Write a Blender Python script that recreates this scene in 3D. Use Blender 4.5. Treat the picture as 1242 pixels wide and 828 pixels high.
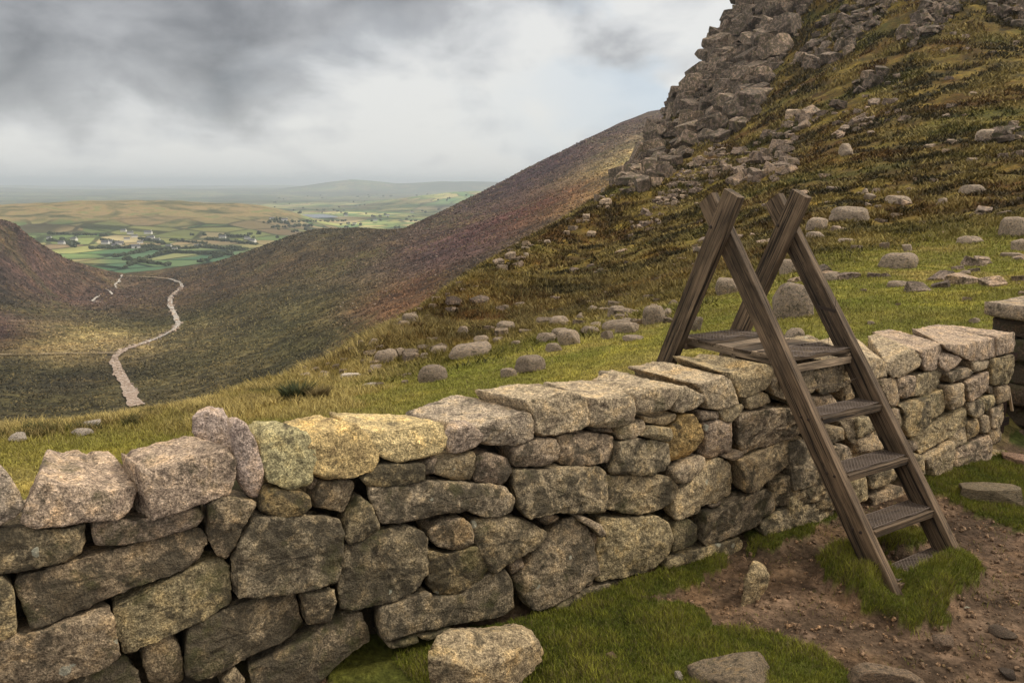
import bpy, math
import numpy as np
from mathutils import Vector, Matrix
rad = math.radians
for o in list(bpy.data.objects): bpy.data.objects.remove(o)
SC = bpy.context.scene
COL = SC.collection

# ------------------------------------------------------------------ camera
F = 1000.0; CX, CY = 621.0, 414.0; PITCH = math.atan(0.192)
cd = bpy.data.cameras.new('camera'); cam = bpy.data.objects.new('camera', cd); COL.objects.link(cam)
cd.sensor_width = 36.0; cd.lens = 36.0 * F / 1242.0
cd.clip_start = 0.05; cd.clip_end = 300000
cam.rotation_euler = (math.pi/2 - PITCH, 0, 0); cam.location = (0, 0, 0)
SC.camera = cam
SC.view_settings.view_transform = 'Standard'; SC.view_settings.look = 'None'
SC.view_settings.exposure = 0.80; SC.view_settings.gamma = 1.0
SUN_DIR = Vector((0.74, 0.16, 0.66)).normalized()

# ------------------------------------------------------------------ world
W = bpy.data.worlds.new('World'); SC.world = W; W.use_nodes = True
nt = W.node_tree; nt.nodes.clear()
class NT:
    def __init__(s, tree): s.t = tree
    def n(s, typ, **kw):
        nd = s.t.nodes.new(typ)
        for k, v in kw.items(): setattr(nd, k, v)
        return nd
    def link(s, a, b): s.t.links.new(a, b)
    def val(s, sock, v):
        if hasattr(v, 'is_linked'): s.link(v, sock)
        else: sock.default_value = v
    def math(s, op, a, b=0.0, c=None, clamp=False):
        nd = s.n('ShaderNodeMath', operation=op, use_clamp=clamp)
        s.val(nd.inputs[0], a); s.val(nd.inputs[1], b)
        if c is not None: s.val(nd.inputs[2], c)
        return nd.outputs[0]
    def mix(s, f, a, b, mode='MIX'):
        nd = s.n('ShaderNodeMix', data_type='RGBA', blend_type=mode)
        s.val(nd.inputs[0], f)
        for i, v in ((6, a), (7, b)):
            if isinstance(v, tuple) and len(v) == 3: v = (*v, 1)
            s.val(nd.inputs[i], v)
        return nd.outputs[2]
    def noise(s, vec, scale, detail=4, rough=.55, dist=0.0, out=0):
        nd = s.n('ShaderNodeTexNoise'); nd.inputs['Scale'].default_value = scale
        nd.inputs['Detail'].default_value = detail; nd.inputs['Roughness'].default_value = rough
        nd.inputs['Distortion'].default_value = dist
        if vec is not None: s.link(vec, nd.inputs['Vector'])
        return nd.outputs[out]
    def ramp(s, f, stops, interp='LINEAR'):
        nd = s.n('ShaderNodeValToRGB'); cr = nd.color_ramp; cr.interpolation = interp
        while len(cr.elements) < len(stops): cr.elements.new(.5)
        for e, (p, c) in zip(cr.elements, stops):
            e.position = p
            e.color = (c, c, c, 1) if not isinstance(c, tuple) else (*c, 1)
        s.link(f, nd.inputs[0]); return nd.outputs[0]
    def mapr(s, f, a, b, c, d, smooth=True):
        nd = s.n('ShaderNodeMapRange'); nd.interpolation_type = 'SMOOTHSTEP' if smooth else 'LINEAR'
        s.link(f, nd.inputs[0])
        for i, v in zip((1, 2, 3, 4), (a, b, c, d)): nd.inputs[i].default_value = v
        return nd.outputs[0]
g = NT(nt)
tc = g.n('ShaderNodeTexCoord'); dirv = tc.outputs['Generated']
sky = g.n('ShaderNodeTexSky', sky_type='NISHITA'); sky.sun_disc = False
sky.sun_elevation = math.asin(SUN_DIR.z); sky.sun_rotation = math.atan2(SUN_DIR.x, SUN_DIR.y)
sky.air_density = 1.0; sky.dust_density = 1.5
skyc = g.mix(1.0, sky.outputs[0], (.085, .085, .085), 'MULTIPLY')
sp = g.n('ShaderNodeSeparateXYZ'); g.link(dirv, sp.inputs[0])
X, Y, Z = sp.outputs
zz = g.math('MAXIMUM', Z, 0.0)
den = g.math('ADD', zz, .10)
cb = g.n('ShaderNodeCombineXYZ'); g.link(g.math('DIVIDE', X, den), cb.inputs[0]); g.link(g.math('DIVIDE', Y, den), cb.inputs[1])
g.val(cb.inputs[2], 3.7)
n1 = g.noise(cb.outputs[0], .55, 8, .5, .35)
n2 = g.noise(cb.outputs[0], 1.3, 6, .6, .2)
cb2 = g.n('ShaderNodeCombineXYZ')
g.link(g.math('MULTIPLY', X, 2.2), cb2.inputs[0]); g.link(g.math('MULTIPLY', Y, 2.2), cb2.inputs[1]); g.link(g.math('MULTIPLY', Z, 3.6), cb2.inputs[2])
n3 = g.noise(cb2.outputs[0], 2.6, 9, .53, .25)
# heavy grey cloud bank: towards the upper left, thinning to the right and to the horizon
bank = g.math('ADD', g.math('ADD', g.math('MULTIPLY', g.mapr(Z, .05, .22, 0, 1), .34), g.math('MULTIPLY', g.mapr(Z, .0, .05, 0, 1), .07)), g.math('MULTIPLY', g.mapr(X, -.58, .20, .34, -.10), g.mapr(Z, .03, .11, 0, 1)))
dens = g.math('ADD', bank, g.math('MULTIPLY', g.math('SUBTRACT', g.math('ADD', g.math('MULTIPLY', n1, .22), g.math('MULTIPLY', n3, .78)), .5), 2.9))
dens = g.math('ADD', dens, g.math('MULTIPLY', g.math('SUBTRACT', n2, .5), .14))
cl = g.ramp(dens, [(0.0, (.485, .48, .465)), (.20, (.40, .40, .40)), (.42, (.265, .265, .27)), (.72, (.17, .170, .175)), (1.0, (.085, .085, .09))])
gapf = g.mapr(g.noise(cb2.outputs[0], 2.3, 5, .5, .3), .50, .62, 0, .75)
gapf = g.math('MULTIPLY', gapf, g.mapr(X, -.05, .2, 0.1, 1))
cl = g.mix(gapf, cl, (.34, .40, .46))
# overhead, out of view, the sky is brightened and warmed to light the ground
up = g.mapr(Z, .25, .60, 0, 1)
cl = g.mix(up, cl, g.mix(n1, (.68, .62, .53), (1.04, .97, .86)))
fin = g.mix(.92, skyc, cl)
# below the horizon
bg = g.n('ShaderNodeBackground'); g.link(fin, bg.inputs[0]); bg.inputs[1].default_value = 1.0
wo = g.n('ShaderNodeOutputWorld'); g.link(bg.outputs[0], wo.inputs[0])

sl = bpy.data.lights.new('sun', 'SUN'); sl.energy = 1.5; sl.angle = rad(11); sl.color = (1.0, .90, .74)
so = bpy.data.objects.new('sun', sl); COL.objects.link(so)
so.rotation_euler = SUN_DIR.to_track_quat('Z', 'Y').to_euler()

# ------------------------------------------------------------------ maths
cp, spn = math.cos(PITCH), math.sin(PITCH)
def ray(px, py):
    a = (np.asarray(px, float) - CX) / F; b = (CY - np.asarray(py, float)) / F
    return np.stack([a, cp + b*spn, -spn + b*cp], -1)
def proj(P):
    P = np.asarray(P, float)
    zc = P[..., 1]*cp - P[..., 2]*spn; yc = P[..., 1]*spn + P[..., 2]*cp
    return CX + F*P[..., 0]/zc, CY - F*yc/zc
def at(px, py, Y): return ray(px, py) / ray(px, py)[..., 1:2] * Y

def _h(ix, iy, iz):
    h = (ix*374761393 + iy*668265263 + iz*2147483647) & 0xffffffff
    h = ((h ^ (h >> 13)) * 1274126177) & 0xffffffff
    return (h ^ (h >> 16)) & 0xffffffff
_G = np.array([[1,1,0],[-1,1,0],[1,-1,0],[-1,-1,0],[1,0,1],[-1,0,1],[1,0,-1],[-1,0,-1],[0,1,1],[0,-1,1],[0,1,-1],[0,-1,-1],[1,1,0],[0,-1,1],[-1,1,0],[0,-1,-1]], float)
def perlin(P):
    P = np.asarray(P, float)
    if P.shape[-1] == 2: P = np.concatenate([P, np.zeros(P.shape[:-1]+(1,))], -1)
    i = np.floor(P).astype(np.int64); f = P - i; u = f*f*f*(f*(f*6-15)+10)
    r = 0
    for dx in (0, 1):
        for dy in (0, 1):
            for dz in (0, 1):
                gg = _G[_h(i[..., 0]+dx, i[..., 1]+dy, i[..., 2]+dz) & 15]
                d = (gg * (f - np.array([dx, dy, dz]))).sum(-1)
                w = (u[..., 0] if dx else 1-u[..., 0])*(u[..., 1] if dy else 1-u[..., 1])*(u[..., 2] if dz else 1-u[..., 2])
                r = r + w*d
    return r
def fbm(P, oct=4, gain=.5):
    s = 0; a = 1.0; P = np.asarray(P, float)
    for k in range(oct): s = s + a*perlin(P*(2.03**k) + k*17.3); a *= gain
    return s
def ss(a, b, x): t = np.clip((x-a)/(b-a), 0, 1); return t*t*(3-2*t)

class RBF:
    def __init__(s, X, V, lam=1e-4):
        s.X = np.asarray(X, float); V = np.asarray(V, float); n = len(s.X)
        K = s.phi(s.d(s.X)) + lam*np.eye(n); Pm = np.c_[np.ones(n), s.X]
        A = np.block([[K, Pm], [Pm.T, np.zeros((3, 3))]])
        s.w = np.linalg.solve(A, np.concatenate([V, np.zeros((3,)+V.shape[1:])])); s.n = n
    def d(s, Q): return np.linalg.norm(Q[:, None, :] - s.X[None], axis=-1)
    def phi(s, r): return np.where(r > 1e-9, r*r*np.log(np.maximum(r, 1e-9)), 0)
    def __call__(s, Q):
        sh = Q.shape[:-1]; Q = Q.reshape(-1, 2); out = []
        for k in range(0, len(Q), 20000):
            q = Q[k:k+20000]; out.append(s.phi(s.d(q)) @ s.w[:s.n] + np.c_[np.ones(len(q)), q] @ s.w[s.n:])
        r = np.concatenate(out); return r.reshape(sh + r.shape[1:])
def q_of(x, y): return np.stack([2.0*np.arctan2(x, y), np.log(np.hypot(x, y))], -1)
def inpoly(px, py, poly):
    poly = np.asarray(poly, float); inside = np.zeros(np.shape(px), bool); j = len(poly)-1
    for i in range(len(poly)):
        xi, yi = poly[i]; xj, yj = poly[j]
        c = ((yi > py) != (yj > py)) & (px < (xj-xi)*(py-yi)/(yj-yi+1e-12)+xi)
        inside ^= c; j = i
    return inside

# ------------------------------------------------------------------ mesh helpers
def mesh_obj(name, V, Fc, mat, loc=None, parent=None, smooth=True, col=None, link=True):
    V = np.asarray(V, float)
    if loc is not None: V = V - np.asarray(loc)
    me = bpy.data.meshes.new(name)
    if isinstance(Fc, np.ndarray):
        nf, k = Fc.shape
        me.vertices.add(len(V)); me.vertices.foreach_set('co', V.astype(np.float32).ravel())
        me.loops.add(nf*k); me.loops.foreach_set('vertex_index', Fc.astype(np.int32).ravel())
        me.polygons.add(nf); me.polygons.foreach_set('loop_start', np.arange(0, nf*k, k, dtype=np.int32))
        me.update(calc_edges=True); me.validate()
    else:
        me.from_pydata(V.tolist(), [], Fc)
    if smooth: me.polygons.foreach_set('use_smooth', np.ones(len(me.polygons), bool))
    if col is not None:
        at_ = me.color_attributes.new('col', 'FLOAT_COLOR', 'POINT')
        c = np.asarray(col, np.float32)
        if c.shape[1] == 3: c = np.c_[c, np.ones(len(c), np.float32)]
        at_.data.foreach_set('color', c.ravel())
    me.materials.append(mat)
    ob = bpy.data.objects.new(name, me)
    if link: COL.objects.link(ob)
    if loc is not None: ob.location = loc
    if parent is not None: ob.parent = parent
    return ob
def tag(o, label=None, cat=None, group=None, kind=None):
    if label: o['label'] = label
    if cat: o['category'] = cat
    if group: o['group'] = group
    if kind: o['kind'] = kind
    return o
def empty(name, loc):
    o = bpy.data.objects.new(name, None); o.empty_display_size = .2; o.location = loc; COL.objects.link(o); return o
def grid_faces(na, nb):
    i = np.arange((na-1)*(nb-1)); a = i // (nb-1); b = i % (nb-1); v = a*nb + b
    return np.stack([v, v+nb, v+nb+1, v+1], -1)

# ------------------------------------------------------------------ materials
def new_mat(name):
    m = bpy.data.materials.new(name); m.use_nodes = True; t = m.node_tree
    b = t.nodes['Principled BSDF']; b.inputs['Specular IOR Level'].default_value = .25
    return m, NT(t), b
def bump(g, b, h, strength, dist, normal=None):
    nd = g.n('ShaderNodeBump'); nd.inputs['Strength'].default_value = strength; nd.inputs['Distance'].default_value = dist
    g.link(h, nd.inputs['Height'])
    if normal is not None: g.link(normal, nd.inputs['Normal'])
    g.link(nd.outputs[0], b.inputs['Normal']); return nd.outputs[0]

def granite(name, k=1.0, useobj=True):
    m, g, b = new_mat(name)
    tc = g.n('ShaderNodeTexCoord'); oi = g.n('ShaderNodeObjectInfo')
    off = g.n('ShaderNodeVectorMath', operation='ADD'); g.link(tc.outputs['Object'], off.inputs[0])
    rv = g.math('MULTIPLY', oi.outputs['Random'], 97.0); g.link(rv, off.inputs[1]); v = off.outputs[0]
    grain = g.noise(v, 95*k, 3, .75)
    grain2 = g.noise(v, 38*k, 3, .7)
    mot = g.noise(v, 9*k, 5, .62, .3)
    lich = g.noise(v, 5.5*k, 6, .66, .6)
    big = g.noise(v, 1.7*k, 3, .5)
    base = g.ramp(mot, [(.32, (.50, .47, .46)), (.5, (1.0, .97, .92)), (.66, (1.36, 1.22, 1.0))])
    c = g.mix(1.0, base, oi.outputs['Color'], 'MULTIPLY')
    c = g.mix(1.0, c, g.ramp(grain, [(.33, .28), (.45, .84), (.55, 1.10), (.69, 2.2)]), 'MULTIPLY')
    c = g.mix(1.0, c, g.ramp(grain2, [(.30, .50), (.5, 1.0), (.70, 1.60)]), 'MULTIPLY')
    # dark lichen crust, amount from the stone's own wear value (object alpha)
    thr = g.math('MULTIPLY', oi.outputs['Alpha'], .20)
    lf = g.math('ADD', lich, thr)
    lf = g.mapr(lf, .60, .72, 0, .80)
    c = g.mix(lf, c, g.mix(grain, (.02, .017, .012), (.10, .085, .06)))
    # ochre stain
    c = g.mix(g.mapr(g.noise(v, 3.1*k, 4, .6, .4), .58, .72, 0, .30), c, g.mix(1.0, c, (1.25, .95, .42), 'MULTIPLY'))
    # pale lichen discs
    vo = g.n('ShaderNodeTexVoronoi'); vo.inputs['Scale'].default_value = 4.2*k; g.link(v, vo.inputs['Vector'])
    sel = g.math('MULTIPLY', g.math('LESS_THAN', g.math('ADD', vo.outputs['Distance'], g.math('MULTIPLY', mot, .16)), .19),
                 g.math('GREATER_THAN', g.noise(v, 2.3*k, 2), .56))
    c = g.mix(g.math('MULTIPLY', sel, .55), c, (.46, .47, .38))
    # moss in damp spots
    mo = g.mapr(g.math('ADD', g.noise(v, 4.0*k, 5, .65), g.math('MULTIPLY', oi.outputs['Alpha'], .10)), .60, .75, 0, .55)
    c = g.mix(mo, c, (.060, .062, .018))
    g.link(c, b.inputs['Base Color']); b.inputs['Roughness'].default_value = .93
    h = g.math('ADD', g.math('MULTIPLY', grain, .5), g.math('ADD', g.math('MULTIPLY', mot, 1.4), g.math('MULTIPLY', grain2, .9)))
    bump(g, b, h, 1.0, .018/k)
    return m
M_GRAN = granite('granite')
M_FAR = granite('weathered_granite', .22)
_g = NT(M_FAR.node_tree); _b = M_FAR.node_tree.nodes['Principled BSDF']; _geo = _g.n('ShaderNodeNewGeometry'); _src = _b.inputs['Base Color'].links[0].from_socket
_g.link(_g.mix(1.0, _src, _g.ramp(_geo.outputs['Random Per Island'], [(0, (.62, .58, .56)), (.5, (1, .98, .96)), (1, (1.38, 1.30, 1.20))]), 'MULTIPLY'), _b.inputs['Base Color'])

def ground_mat(name, s=1.0, bumpd=.03, bstr=.8, fine=1.0, k=1.0):
    """vertex colour = the local cover (turf, heath, soil); noise breaks it up"""
    m, g, b = new_mat(name)
    tc = g.n('ShaderNodeTexCoord'); v = tc.outputs['Object']
    ca = g.n('ShaderNodeVertexColor', layer_name='col')
    a = g.noise(v, .9*s, 6, .65, .3); n2 = g.noise(v, 4.0*s, 5, .65); n3 = g.noise(v, 22*s, 4, .7); big = g.noise(v, .12*s, 5, .6, .5)
    c = g.mix(1.0, ca.outputs[0], g.ramp(a, [(.32, (.55, .58, .55)), (.5, (1, 1, 1)), (.68, (1.5, 1.35, 1.1))]), 'MULTIPLY')
    c = g.mix(1.0, c, g.ramp(n2, [(.32, .50/k), (.5, .98), (.68, 1.55*k)]), 'MULTIPLY')
    c = g.mix(1.0, c, g.ramp(n3, [(.32, .55/k), (.5, 1.0), (.70, 1.6*k)]), 'MULTIPLY')
    c = g.mix(1.0, c, g.ramp(big, [(.35, (.80, .78, .85)), (.5, (1, 1, 1)), (.66, (1.18, 1.22, 1.0))]), 'MULTIPLY')
    g.link(c, b.inputs['Base Color']); b.inputs['Roughness'].default_value = 1.0; b.inputs['Specular IOR Level'].default_value = .1
    h = g.math('ADD', g.math('MULTIPLY', n2, 1.0), g.math('ADD', g.math('MULTIPLY', n3, .4*fine), g.math('MULTIPLY', a, 2.0)))
    bump(g, b, h, bstr, bumpd)
    return m
M_NEAR = ground_mat('hill_turf_and_heather', 1.0, .06, .9)
M_MID = ground_mat('moorland', .035, 3.4, 1.0, 1.0, 1.35)

def leaf_mat(name, trans=.0):
    m, g, b = new_mat(name)
    ca = g.n('ShaderNodeVertexColor', layer_name='col'); g.link(ca.outputs[0], b.inputs['Base Color'])
    b.inputs['Roughness'].default_value = .75; b.inputs['Specular IOR Level'].default_value = .15
    return m
M_BLADE = leaf_mat('grass_blades')

def plain(name, col, rough=.8, met=0.0):
    m, g, b = new_mat(name); b.inputs['Base Color'].default_value = (*col, 1); b.inputs['Roughness'].default_value = rough; b.inputs['Metallic'].default_value = met
    return m

# ------------------------------------------------------------------ near hillside
DN = np.array([.5505, -.8348]); DU = np.array([.8348, .5505])       # wall face normal (towards us) and run
P0 = np.array([5.50, 8.96, -1.665])
def sd_wall(x, y): return (x-P0[0])*DN[0] + (y-P0[1])*DN[1]
def run_wall(x, y): return (x-P0[0])*DU[0] + (y-P0[1])*DU[1]
SIL = [(-300, 560, 9), (-120, 536, 10), (0, 520, 11), (75, 511, 12), (150, 501, 13), (240, 486, 14.5), (330, 463, 18), (400, 436, 28), (450, 408, 42), (500, 380, 60), (550, 345, 85), (600, 312, 112),
       (650, 284, 145), (700, 257, 180), (740, 228, 212), (775, 195, 245), (800, 150, 275), (815, 125, 290), (850, 85, 310), (885, 30, 325), (905, -5, 335), (940, -50, 345), (1000, -90, 350), (1100, -120, 330), (1242, -140, 320), (1500, -160, 300), (1900, -170, 260)]
_s = np.array(SIL, float); _x = np.r_[-300, -120, np.arange(0, 1000, 22), 1000, 1100, 1242, 1500, 1900]
SIL = [(x_, float(np.interp(x_, _s[:, 0], _s[:, 1])), float(np.exp(np.interp(x_, _s[:, 0], np.log(_s[:, 2]))))) for x_ in _x]
NEARPTS = [(1242, 300, 31), (1242, 260, 40), (1242, 200, 62), (1242, 150, 85), (1242, 100, 112), (1242, 50, 145), (1242, 0, 178),
 (1242, 340, 20.5), (1242, 385, 13.5), (1100, 340, 21), (1100, 385, 14.6), (1100, 300, 34), (1100, 270, 46), (1100, 200, 75), (1100, 100, 130), (1100, 0, 195),
 (1000, 385, 15.5), (1000, 340, 23), (1000, 300, 36), (1000, 250, 56), (1000, 200, 84), (1000, 100, 155), (1000, 0, 240),
 (900, 395, 15.5), (900, 350, 26), (900, 300, 46), (900, 200, 120), (900, 100, 220), (870, 60, 270),
 (800, 400, 16.5), (800, 350, 33), (800, 300, 58), (800, 200, 165), (820, 160, 210),
 (700, 435, 14), (700, 400, 19), (700, 350, 42), (700, 300, 88),
 (600, 455, 13.5), (600, 420, 18), (600, 400, 24), (600, 350, 60), (500, 470, 13.5), (500, 440, 18), (500, 410, 33),
 (400, 485, 13), (400, 460, 17.5), (300, 500, 12), (200, 515, 11), (100, 530, 10), (0, 545, 9), (-150, 565, 8.4), (1500, 300, 30), (1500, 200, 60), (1500, 100, 105), (1500, 385, 12), (1900, 200, 55), (1900, 385, 11), (1900, 0, 150)]
def slopeq(px, py, Yd):
    p = at(px, py, Yd); return q_of(p[0], p[1]), p[2]/np.hypot(p[0], p[1])
def build_rbf(pts, extra, lam=2e-4):
    qs, vs = [], []
    for t in pts: q, s = slopeq(*t); qs.append(q); vs.append(s)
    for (q, s) in extra: qs.append(q); vs.append(s)
    return RBF(qs, vs, lam)
extra = []
for (px, py, Yd) in SIL:
    q, s = slopeq(px, py, Yd)
    for k, dsl in ((1.10, .016), (1.3, .075), (1.6, .15), (2.4, .30)):
        if py < 150: dsl *= .8
        extra.append((q + np.array([0, math.log(k)]), max(s - dsl, -.62) if px < 760 else s - dsl))
for az in (-60, -40, 40, 65): extra.append((np.array([2*rad(az), math.log(7.0)]), -.42))
_q = [slopeq(*t) for t in SIL]; SIL_AZ = np.array([q[0]/2 for q, s in _q]); SIL_S = np.array([s for q, s in _q])
R_NEAR = build_rbf(SIL + NEARPTS, extra, 1e-6)
# how much of the cover is mown turf (0) against rough heath (1)
R_HEATH = RBF([slopeq(*t[:3])[0] for t in [(1242, 300, 31), (1242, 265, 39), (1242, 200, 62), (1100, 300, 34), (1100, 270, 46), (1000, 300, 36), (1000, 330, 25), (900, 330, 33), (900, 365, 22), (800, 360, 29), (800, 390, 18), (700, 385, 23), (700, 410, 17), (600, 408, 20), (600, 430, 16), (500, 425, 24), (500, 450, 16), (400, 455, 19), (400, 480, 13.5), (300, 485, 13.5), (0, 520, 10.5), (1000, 200, 84), (800, 250, 110), (600, 350, 60), (1000, 380, 15.5), (1242, 385, 13), (600, 470, 12)]],
   np.array([0, .9, 1.3, .1, .8, .6, 0, .7, 0, .8, .1, .9, .1, .9, .15, 1, .2, .9, .25, .35, .3, 1.6, 1.7, 1.6, -.3, -.3, -.2]), 5e-3)
# patches of turf in front of the wall (photo outlines laid on the ground)
def gp(pts, s, ox, oy, z=-3.16):
    out = []
    for (x, y) in pts:
        r = ray(ox + x/s, oy + y/s); p = r/r[2]*z; out.append(p[:2])
    return np.array(out)
TURF = [gp([(395, 850), (400, 800), (480, 772), (530, 785), (640, 764), (700, 742), (800, 702), (855, 672), (884, 680), (880, 700), (848, 715), (825, 728), (762, 737), (800, 739), (853, 749), (860, 773), (930, 778), (990, 802), (1030, 828), (1045, 860), (500, 880)], 1, 0, 0),
        gp([(540, 190), (640, 160), (770, 105), (785, 150), (730, 180), (640, 225), (560, 245)], 2.063, 640, 560),
        gp([(725, 262), (760, 245), (800, 245), (870, 300), (930, 330), (1000, 300), (1060, 235), (1100, 245), (1142, 285), (1130, 330), (1050, 365), (1045, 440), (960, 440), (860, 400), (740, 315)], 2.063, 640, 560),
        gp([(870, 195), (960, 180), (1010, 200), (1000, 230), (900, 250)], 2.063, 640, 560),
        gp([(1100, 590), (1150, 575), (1215, 555), (1260, 580), (1300, 640), (1250, 655), (1180, 628), (1130, 606)], 1, 0, 0)]
def turf_mask(x, y):
    w = np.stack([x, y], -1)
    jx = x + .06*perlin(w*5.1) + .03*perlin(w*13); jy = y + .06*perlin(w*5.1+50) + .03*perlin(w*13+9)
    m = np.zeros(np.shape(x), bool)
    for T in TURF: m |= inpoly(jx, jy, T)
    return m
MOUND = TURF[2]; MC = MOUND.mean(0)
def front_h(x, y):
    sd = sd_wall(x, y); u = run_wall(x, y)
    z = -3.165 - .011*u
    z = z + 1.45*ss(2.9, 4.4, sd) + .10*ss(1.0, 0.0, sd)*ss(-4.0, -.5, u)*.6
    w = np.stack([x, y], -1)
    near = np.hypot(x, y) < 40
    z = z + np.where(near, .020*fbm(w*1.6, 4) + .010*fbm(w*9, 3, .6), 0)
    return z
def mound_h(x, y):
    tm = turf_mask(x, y).astype(float)
    # soft distance into the turf by sampling a ring
    acc = tm.copy()
    for k in range(8):
        a = k*math.pi/4
        acc += turf_mask(x+.07*math.cos(a), y+.07*math.sin(a))
    acc = ss(0, 9, acc)
    r = np.hypot(x-MC[0], y-MC[1])
    amp = (.055 + .13*ss(.9, .45, r))*ss(.02, .22, np.hypot(x-2.93, y-5.76))
    return acc*amp, tm
def H(x, y, detail=True):
    x = np.asarray(x, float); y = np.asarray(y, float)
    sh = x.shape; x = x.ravel(); y = y.ravel()
    sd = sd_wall(x, y); r = np.hypot(x, y)
    sb = R_NEAR(q_of(x, y)); cap = np.interp(np.arctan2(x, y), SIL_AZ, SIL_S) - .003
    d_ = (sb-cap)/.006; sb = np.where(r > 12, cap - .006*np.logaddexp(0, -d_), sb)   # the brow never stands above its crest line
    back = sb*r
    w = np.stack([x, y], -1)
    heath = np.clip(R_HEATH(q_of(x, y)), 0, 1)
    if detail:
        amp = np.clip(r/60., .12, 1.5)
        back = back + heath*amp*(.34*fbm(w/5.5, 3) + .20*np.abs(fbm(w/1.7+40, 3))) + .035*fbm(w*1.1+7, 3)*(1-heath)*np.clip(r/12, .5, 2)
        back = back + ss(120, 260, r)*2.6*fbm(w/17+9, 4)
    fr = front_h(x, y)
    t = ss(-.95, -.05, sd)
    z = fr*t + back*(1-t)
    return z.reshape(sh)
azs = np.r_[np.linspace(-1.45, -.62, 40)[:-1], np.linspace(-.62, .62, 600), np.linspace(.62, 1.5, 50)[1:]]
rs = np.exp(np.linspace(math.log(1.2), math.log(520), 520))
AZ, RR = np.meshgrid(azs, rs, indexing='ij')
gx, gy = RR*np.sin(AZ), RR*np.cos(AZ)
gz = np.maximum(H(gx, gy), -235.)
front = (sd_wall(gx, gy) > -.9) & (RR < 16)
mh, tm = mound_h(gx[front], gy[front]); gz[front] += mh
# sink the flank to the left and beyond so that it runs under the valley sheet
SLG = gz/RR
def hit_near(px, py, full=False):
    r = ray(px, py); az = math.atan2(r[0], r[1]); s = r[2]/math.hypot(r[0], r[1])
    i = np.searchsorted(azs, az) - 1; i = min(max(i, 0), len(azs)-2); f = (az-azs[i])/(azs[i+1]-azs[i])
    row = SLG[i]*(1-f) + SLG[i+1]*f
    k0 = np.searchsorted(rs, 4.2)
    # rays towards ground behind the wall must clear it
    ok = np.where(row[k0:] >= s)[0]
    if not len(ok): return None
    k = ok[0]+k0
    if k > k0:
        a, b_ = row[k-1]-s, row[k]-s; t = a/(a-b_); rr = rs[k-1]*(rs[k]/rs[k-1])**t
    else: rr = rs[k]
    return np.array([rr*math.sin(az), rr*math.cos(az), rr*s])
def behind(px, py):
    """first ground beyond the wall under this pixel"""
    r = ray(px, py); az = math.atan2(r[0], r[1]); s = r[2]/math.hypot(r[0], r[1])
    i = min(max(np.searchsorted(azs, az) - 1, 0), len(azs)-2)
    row = SLG[i]; xs = rs*math.sin(az); ys = rs*math.cos(az)
    ok = np.where((row >= s) & (sd_wall(xs, ys) < -1.0))[0]
    if not len(ok): return None
    rr = rs[ok[0]]; return np.array([rr*math.sin(az), rr*math.cos(az), row[ok[0]]*rr])
# cover colours
w2 = np.stack([gx, gy], -1)
heath = np.clip(R_HEATH(q_of(gx, gy)), 0, 1)[..., None]
heath = np.clip(heath + .3*fbm(w2/3.0, 3)[..., None] + .2*fbm(w2/10.0, 3)[..., None], 0, 1)
def C3(*c): return np.array(c)
def cover(w, r, heath):
    sc = np.clip(r/25., .4, 4.)[..., None]
    n = fbm(w/(1.6), 4)[..., None]; n2 = fbm(w/4.7+31, 4)[..., None]; n3 = fbm(w/14+11, 3)[..., None]
    turf = C3(.165, .158, .033) + n*C3(.05, .03, .01) + ss(.05, .5, n2)*(C3(.25, .20, .07)-C3(.165, .158, .033))*.7
    hth = C3(.095, .062, .022)
    hth = hth + ss(0.0, .40, n2)*(C3(.20, .145, .040)-hth)*.85
    hth = hth + ss(.05, .45, -n2)*(C3(.040, .034, .014)-hth)*.85
    hth = hth + ss(.05, .45, n3)*(C3(.13, .062, .020)-hth)*.6
    hth = hth + ss(.10, .5, n)*(C3(.23, .17, .055)-hth)*.55
    hth = hth + ss(.2, .5, -n3)*(C3(.095, .105, .025)-hth)*.5
    return turf*(1-heath)*.98 + hth*heath*np.array([.72, .72, .62])
colr = cover(w2, RR, heath)
# the edge strip by the drop: straw coloured grass
az_ = AZ; edge = (ss(-.08, -.20, az_)*ss(10.5, 12.5, RR))[..., None]*(.5+.5*(fbm(w2/1.2, 3)[..., None] > -.05))
colr = colr*(1-edge*.8) + C3(.24, .19, .075)*edge*.8
soil = C3(.112, .076, .050) + fbm(w2*1.3, 4)[..., None]*C3(.05, .032, .02)
soil = soil*(1 + .35*fbm(w2*6, 3, .7)[..., None])
wetd = ss(.1, .5, fbm(w2*.9+4, 3))[..., None]
soil = soil*(1-.45*wetd)
fm = ss(-.5, -.1, sd_wall(gx, gy))[..., None]*(RR < 20)[..., None]
colr = colr*(1-fm) + soil*fm
tmf = np.zeros(gx.shape); tmf[front] = tm
tmf *= (sd_wall(gx, gy) > -.5)
colr = colr*(1-tmf[..., None]) + C3(.070, .078, .016)*tmf[..., None]
farfront = (fm[..., 0] > .5) & (run_wall(gx, gy) > .8)
colr[farfront] = C3(.06, .07, .018)
V = np.stack([gx, gy, gz], -1).reshape(-1, 3)
keep = (gz > -150)
hill = mesh_obj('hillside', V, grid_faces(len(azs), len(rs)), M_NEAR, col=np.clip(colr, .004, 1).reshape(-1, 3))
tag(hill, kind='structure')

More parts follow.
